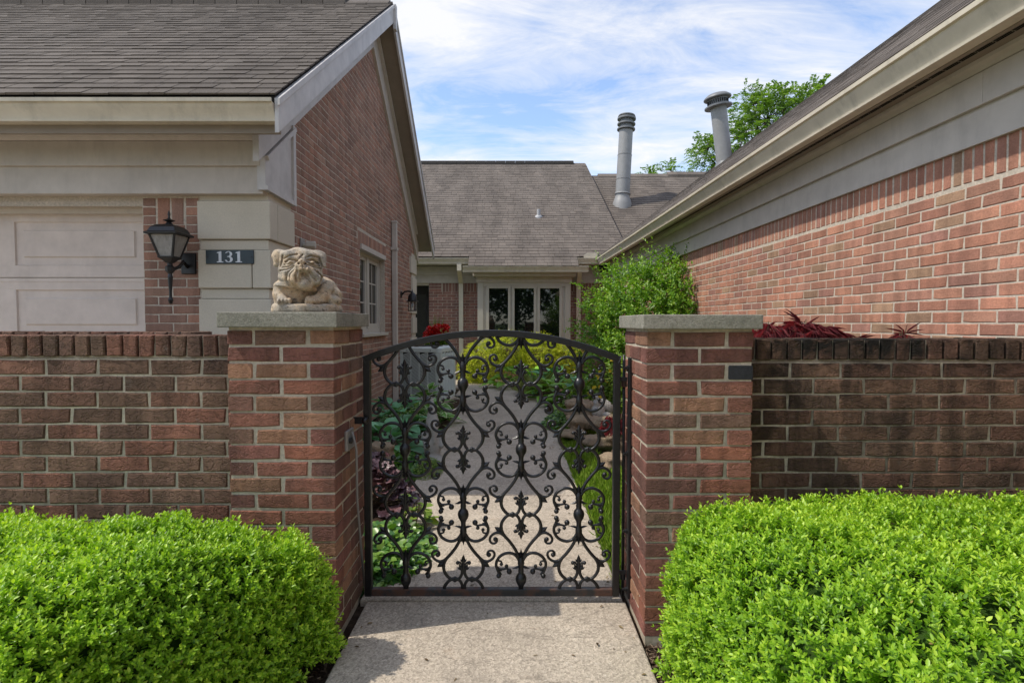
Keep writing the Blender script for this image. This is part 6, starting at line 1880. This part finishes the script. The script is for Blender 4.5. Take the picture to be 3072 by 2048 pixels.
rk(1815, 1270, 5.95, (0.17, 0.16, 0.09), 5, 'squared tan block below the stone bird statue', -0.15)
rk(1720, 1300, 5.9, (0.16, 0.13, 0.045), 6, 'low pinkish slab at the grass edge')
rk(1800, 1320, 5.6, (0.20, 0.14, 0.055), 7, 'long flat slab under the squared block', 0.1)
rk(1845, 1385, 4.9, (0.17, 0.14, 0.07), 8, 'rounded rock lowest of the stones, beside the gate post', 0.3)
rk(1880, 1340, 5.2, (0.14, 0.14, 0.09), 9, 'pale rock half hidden by the hinge rod')
rk(1700, 1290, 6.7, (0.12, 0.12, 0.06), 10, 'small tan stone nearest the walk')
rk(1420, 1136, 12.1, (0.30, 0.12, 0.06), 11, 'long pale edging stone at the far end of the walk')
rk(1130, 1360, 4.75, (0.16, 0.10, 0.10), 12, 'grey stone against the garage corner behind the latch')
# gnome
gy_ = 5.15
gbz = at_z(1297, 1335, 0.0)
gn = at_y(1297, 1190, gy_)
sc_ = (gn.z + 0.01) / 0.62
def gnome_f(X, Y, Z):
    d = ell(X, Y, Z, (0, 0, 0.14), (0.085, 0.075, 0.16))
    d = smin(d, ell(X, Y, Z, (0, -0.02, 0.02), (0.10, 0.09, 0.05)), 0.03)
    d = smin(d, ell(X, Y, Z, (0, -0.02, 0.345), (0.058, 0.056, 0.06)), 0.02)
    d = smin(d, cap(X, Y, Z, (0, -0.045, 0.32), (0, -0.07, 0.19), 0.042, 0.014), 0.012)      # beard
    d = smin(d, cap(X, Y, Z, (0, 0, 0.375), (0.004, 0.02, 0.61), 0.064, 0.007), 0.006)         # hat
    d = smin(d, ell(X, Y, Z, (0, -0.072, 0.342), (0.014, 0.016, 0.013)), 0.004)
    for s_ in (-1, 1):
        d = smin(d, cap(X, Y, Z, (s_ * 0.08, -0.005, 0.26), (s_ * 0.075, -0.06, 0.15), 0.03, 0.024), 0.012)
        d = smin(d, ell(X, Y, Z, (s_ * 0.045, -0.075, 0.015), (0.035, 0.05, 0.025)), 0.01)
    return d
V, F = surface_net(gnome_f, (-0.14, -0.15, -0.03), (0.14, 0.12, 0.64), 0.0065)
gno = bpy.data.objects.new('garden_statue', np_mesh('garden_statue', V, F, MT['statue'], smooth=True)); COL.objects.link(gno)
gno.location = (at_y(1297, 1300, gy_).x, gy_, -0.01); gno.scale = (sc_,) * 3; gno.rotation_euler = (0, 0, 0.4)
tag(gno, 'pale stone statue with pointed hat among the hostas', 'statue')
# stone bird on a nest-like basket
by_ = 6.15
bc = at_y(1800, 1225, by_)
def bird_f(X, Y, Z):
    d = ell(X, Y, Z, (-0.02, 0, 0.07), (0.075, 0.07, 0.085))
    d = smin(d, ell(X, Y, Z, (-0.03, -0.01, 0.17), (0.045, 0.045, 0.05)), 0.02)
    d = smin(d, ell(X, Y, Z, (-0.045, -0.02, 0.225), (0.027, 0.027, 0.026)), 0.012)
    wing = ell(X, Y, Z, (0.075, 0.03, 0.13), (0.10, 0.05, 0.055), -0.75)
    d = smin(d, wing, 0.008)
    d = smin(d, ell(X, Y, Z, (0.07, -0.05, 0.035), (0.045, 0.04, 0.035)), 0.01)
    d = smin(d, ell(X, Y, Z, (0.09, -0.08, 0.0), (0.03, 0.03, 0.022)), 0.006)
    return d + 0.003 * np.sin(X * 170 + Z * 120) * np.sin(Z * 150 - X * 60)
V, F = surface_net(bird_f, (-0.14, -0.13, -0.04), (0.20, 0.11, 0.27), 0.0055)
bo = bpy.data.objects.new('bird_statue', np_mesh('bird_statue', V, F, MT['statue'], smooth=True)); COL.objects.link(bo)
bo.location = (bc.x, by_, at_y(1800, 1252, by_).z); tag(bo, 'small pale stone bird statue resting on the stacked rocks', 'statue')

# ------------------------------------------------------------------ mulch chips by the walk
n = 1500
cx_ = np.concatenate([RNG.uniform(0.522, 0.66, n // 2), RNG.uniform(-0.80, -0.668, n // 4), RNG.uniform(0.52, 0.535, n // 4)]); cy_ = RNG.uniform(1.2, 2.2, len(cx_))
P = np.stack([cx_, cy_, RNG.uniform(-0.034, -0.022, len(cx_))], 1); D = rand_unit(len(cx_)); D[:, 2] *= 0.3
o = leaves('mulch_chips', P, D, np.tile([0, 0, 1.0], (len(cx_), 1)) + rand_unit(len(cx_)) * 0.4, RNG.uniform(0.012, 0.04, len(cx_)), RNG.uniform(0.004, 0.010, len(cx_)), m_leaf('mulch_chip', (0.03, 0.02, 0.014), (0.10, 0.065, 0.045), (0.24, 0.18, 0.13), 0.02, 0.9, 0.1), kind='stuff')
tag(o, 'brown mulch chips between the hedges and the walk', 'mulch')

n = 150
lx_ = np.concatenate([RNG.uniform(-0.64, 0.5, 50), 0.5 - np.abs(RNG.normal(size=55)) * 0.05, -0.66 + np.abs(RNG.normal(size=45)) * 0.06]); ly_ = RNG.uniform(1.5, 7.5, n)
P = np.stack([lx_, ly_, RNG.uniform(0.002, 0.006, n)], 1); D = rand_unit(n); D[:, 2] = np.abs(D[:, 2]) * 0.15
o = leaves('leaf_litter', P, D, np.tile([0, 0, 1.0], (n, 1)) + rand_unit(n) * 0.3, RNG.uniform(0.008, 0.03, n), RNG.uniform(0.004, 0.012, n), m_leaf('dry_leaf', (0.05, 0.035, 0.02), (0.13, 0.085, 0.045), (0.25, 0.19, 0.10), 0.05, 0.9, 0.1), kind='stuff')
tag(o, 'scattered dry leaf litter on the concrete walk', 'leaf litter')

# ------------------------------------------------------------------ the locust tree beyond the roofs
def locust(base, label, limbs, n_frond, fl, leaflet, mat, seed, trunk_r=0.2):
    o = thing('locust_tree', base, label, 'tree')
    m_ = MB(); b0 = Vector(base)
    top = b0 + Vector((0.3, 0.2, limbs[0][0][2] * 0.55))
    m_.tube([b0, b0.lerp(top, 0.5) + Vector((0.1, 0, 0)), top], [trunk_r, trunk_r * 0.8, trunk_r * 0.6], 10)
    Q, A = [], []
    for c, r, w_ in limbs:
        c = Vector(c); m_.tube([top, top.lerp(c, 0.5) + Vector((0, 0, -0.2)), c], [trunk_r * 0.45, trunk_r * 0.25, trunk_r * 0.1], 7)
        k = int(n_frond * w_)
        for i in range(k):
            d = rand_unit(1)[0]; rad = RNG.uniform(0.15, 1.0) ** 0.5
            q = np.array(c) + d * np.array(r) * rad * (1 + 0.3 * math.sin(d[0] * 7 + d[2] * 9 + seed))
            Q.append(q); A.append(d * 0.8 + np.array([0, 0, 0.28]) + RNG.normal(size=3) * 0.35)
            if i % 6 == 0: m_.tube([c, c.lerp(Vector(q), 0.6) + Vector((0, 0, 0.08)), Vector(q)], [trunk_r * 0.09, trunk_r * 0.05, trunk_r * 0.025], 4)
    m_.build('trunk', MT['bark'], o, smooth=True)
    Q, A = np.array(Q), unit(np.array(A)); n = len(Q)
    ref = np.where(np.abs(A[:, 2:3]) < 0.9, np.array([[0, 0, 1.0]]), np.array([[1.0, 0, 0]]))
    E1 = unit(np.cross(A, ref)); E2 = np.cross(A, E1)
    Ps, Ds, Ns, Ls = [], [], [], []
    ln = fl * RNG.uniform(0.6, 1.2, n)
    for k in range(9):
        f_ = (k + 0.5) / 9
        pos = Q + A * (ln * f_)[:, None] + np.array([0, 0, -1.0]) * (0.5 * ln * f_ ** 2)[:, None]
        for s_ in (-1, 1):
            Ps.append(pos); Ds.append(unit(E1 * s_ * 0.9 + A * 0.35 - np.array([0, 0, 0.25]) + RNG.normal(size=(n, 3)) * 0.15)); Ns.append(unit(E2 + RNG.normal(size=(n, 3)) * 0.4))
            Ls.append(leaflet * RNG.uniform(0.7, 1.2, n) * (1 - 0.4 * abs(f_ - 0.4)))
    Ls = np.concatenate(Ls)
    leaves('crown', np.concatenate(Ps), np.concatenate(Ds), np.concatenate(Ns), Ls, Ls * 0.36, mat, o)
    return o
TY = 23.0
lim = [(pb(2300, 364, TY), (1.5, 1.2, 1.3), 1.5), (pb(2230, 414, TY), (0.9, 1.0, 0.9), 0.9), (pb(2420, 324, TY), (0.9, 1.0, 0.8), 0.9), (pb(2260, 314, TY), (0.6, 0.7, 0.55), 0.5), (pb(2350, 299, TY), (0.55, 0.7, 0.5), 0.45), (pb(2120, 461, TY), (0.6, 0.7, 0.5), 0.45), (pb(2160, 496, TY), (0.6, 0.7, 0.5), 0.4), (pb(2450, 284, TY), (0.55, 0.6, 0.45), 0.4), (pb(2500, 434, TY), (1.6, 1.2, 1.2), 1.0), (pb(2010, 511, TY), (0.30, 0.4, 0.30), 0.14), (pb(1950, 524, TY), (0.30, 0.3, 0.16), 0.10), (pb(2065, 526, TY), (0.25, 0.3, 0.16), 0.08), (pb(2130, 434, TY), (0.35, 0.4, 0.2), 0.12)]
locust((11.0, TY + 0.5, -0.08), 'feathery green locust tree rising behind the right roof', lim, 190, 0.55, 0.14, MT['tree_leaf'], 4, 0.25)

# ------------------------------------------------------------------ street trees behind the viewer (the bay window mirrors them)
def street_tree(x, y, h, r, label, seed):
    o = thing('street_tree', (x, y, -0.08), label, 'tree', 'trees mirrored in the bay window')
    m_ = MB(); b0 = Vector((x, y, -0.08))
    m_.tube([b0, b0 + Vector((0.1, 0, h * 0.3)), b0 + Vector((0, 0.1, h * 0.6))], [0.24, 0.18, 0.1], 9)
    for k in range(7):
        a_ = k * 0.9 + seed; m_.tube([b0 + Vector((0.05, 0, h * 0.3)), b0 + Vector((math.cos(a_) * r * 0.6, math.sin(a_) * r * 0.6, h * (0.5 + 0.05 * k)))], [0.08, 0.02], 6)
    m_.build('trunk', MT['bark'], o, smooth=True)
    n = 5200; d = rand_unit(n); rad = RNG.uniform(0.2, 1, n) ** 0.4
    Q = np.array([x, y, h * 0.56]) + d * np.array([r, r, h * 0.44]) * (rad * (1 + 0.22 * lump(d * 2, 2.4, seed)))[:, None]
    leaves('crown', Q, rand_unit(n), rand_unit(n) + np.array([0, 0, 0.5]), RNG.uniform(0.22, 0.38, n), RNG.uniform(0.16, 0.26, n), MT['far_leaf'], o)
for i, (x, y, h, r, lb) in enumerate(((-5.5, -15.5, 8.5, 3.3, 'leafy tree mirrored in the left pane of the bay window'), (0.2, -17, 9.0, 3.4, 'leafy tree mirrored in the middle pane of the bay window'), (5.8, -15.5, 8.0, 3.2, 'leafy tree mirrored in the right pane of the bay window'))):
    street_tree(x, y, h, r, lb, i + 1)
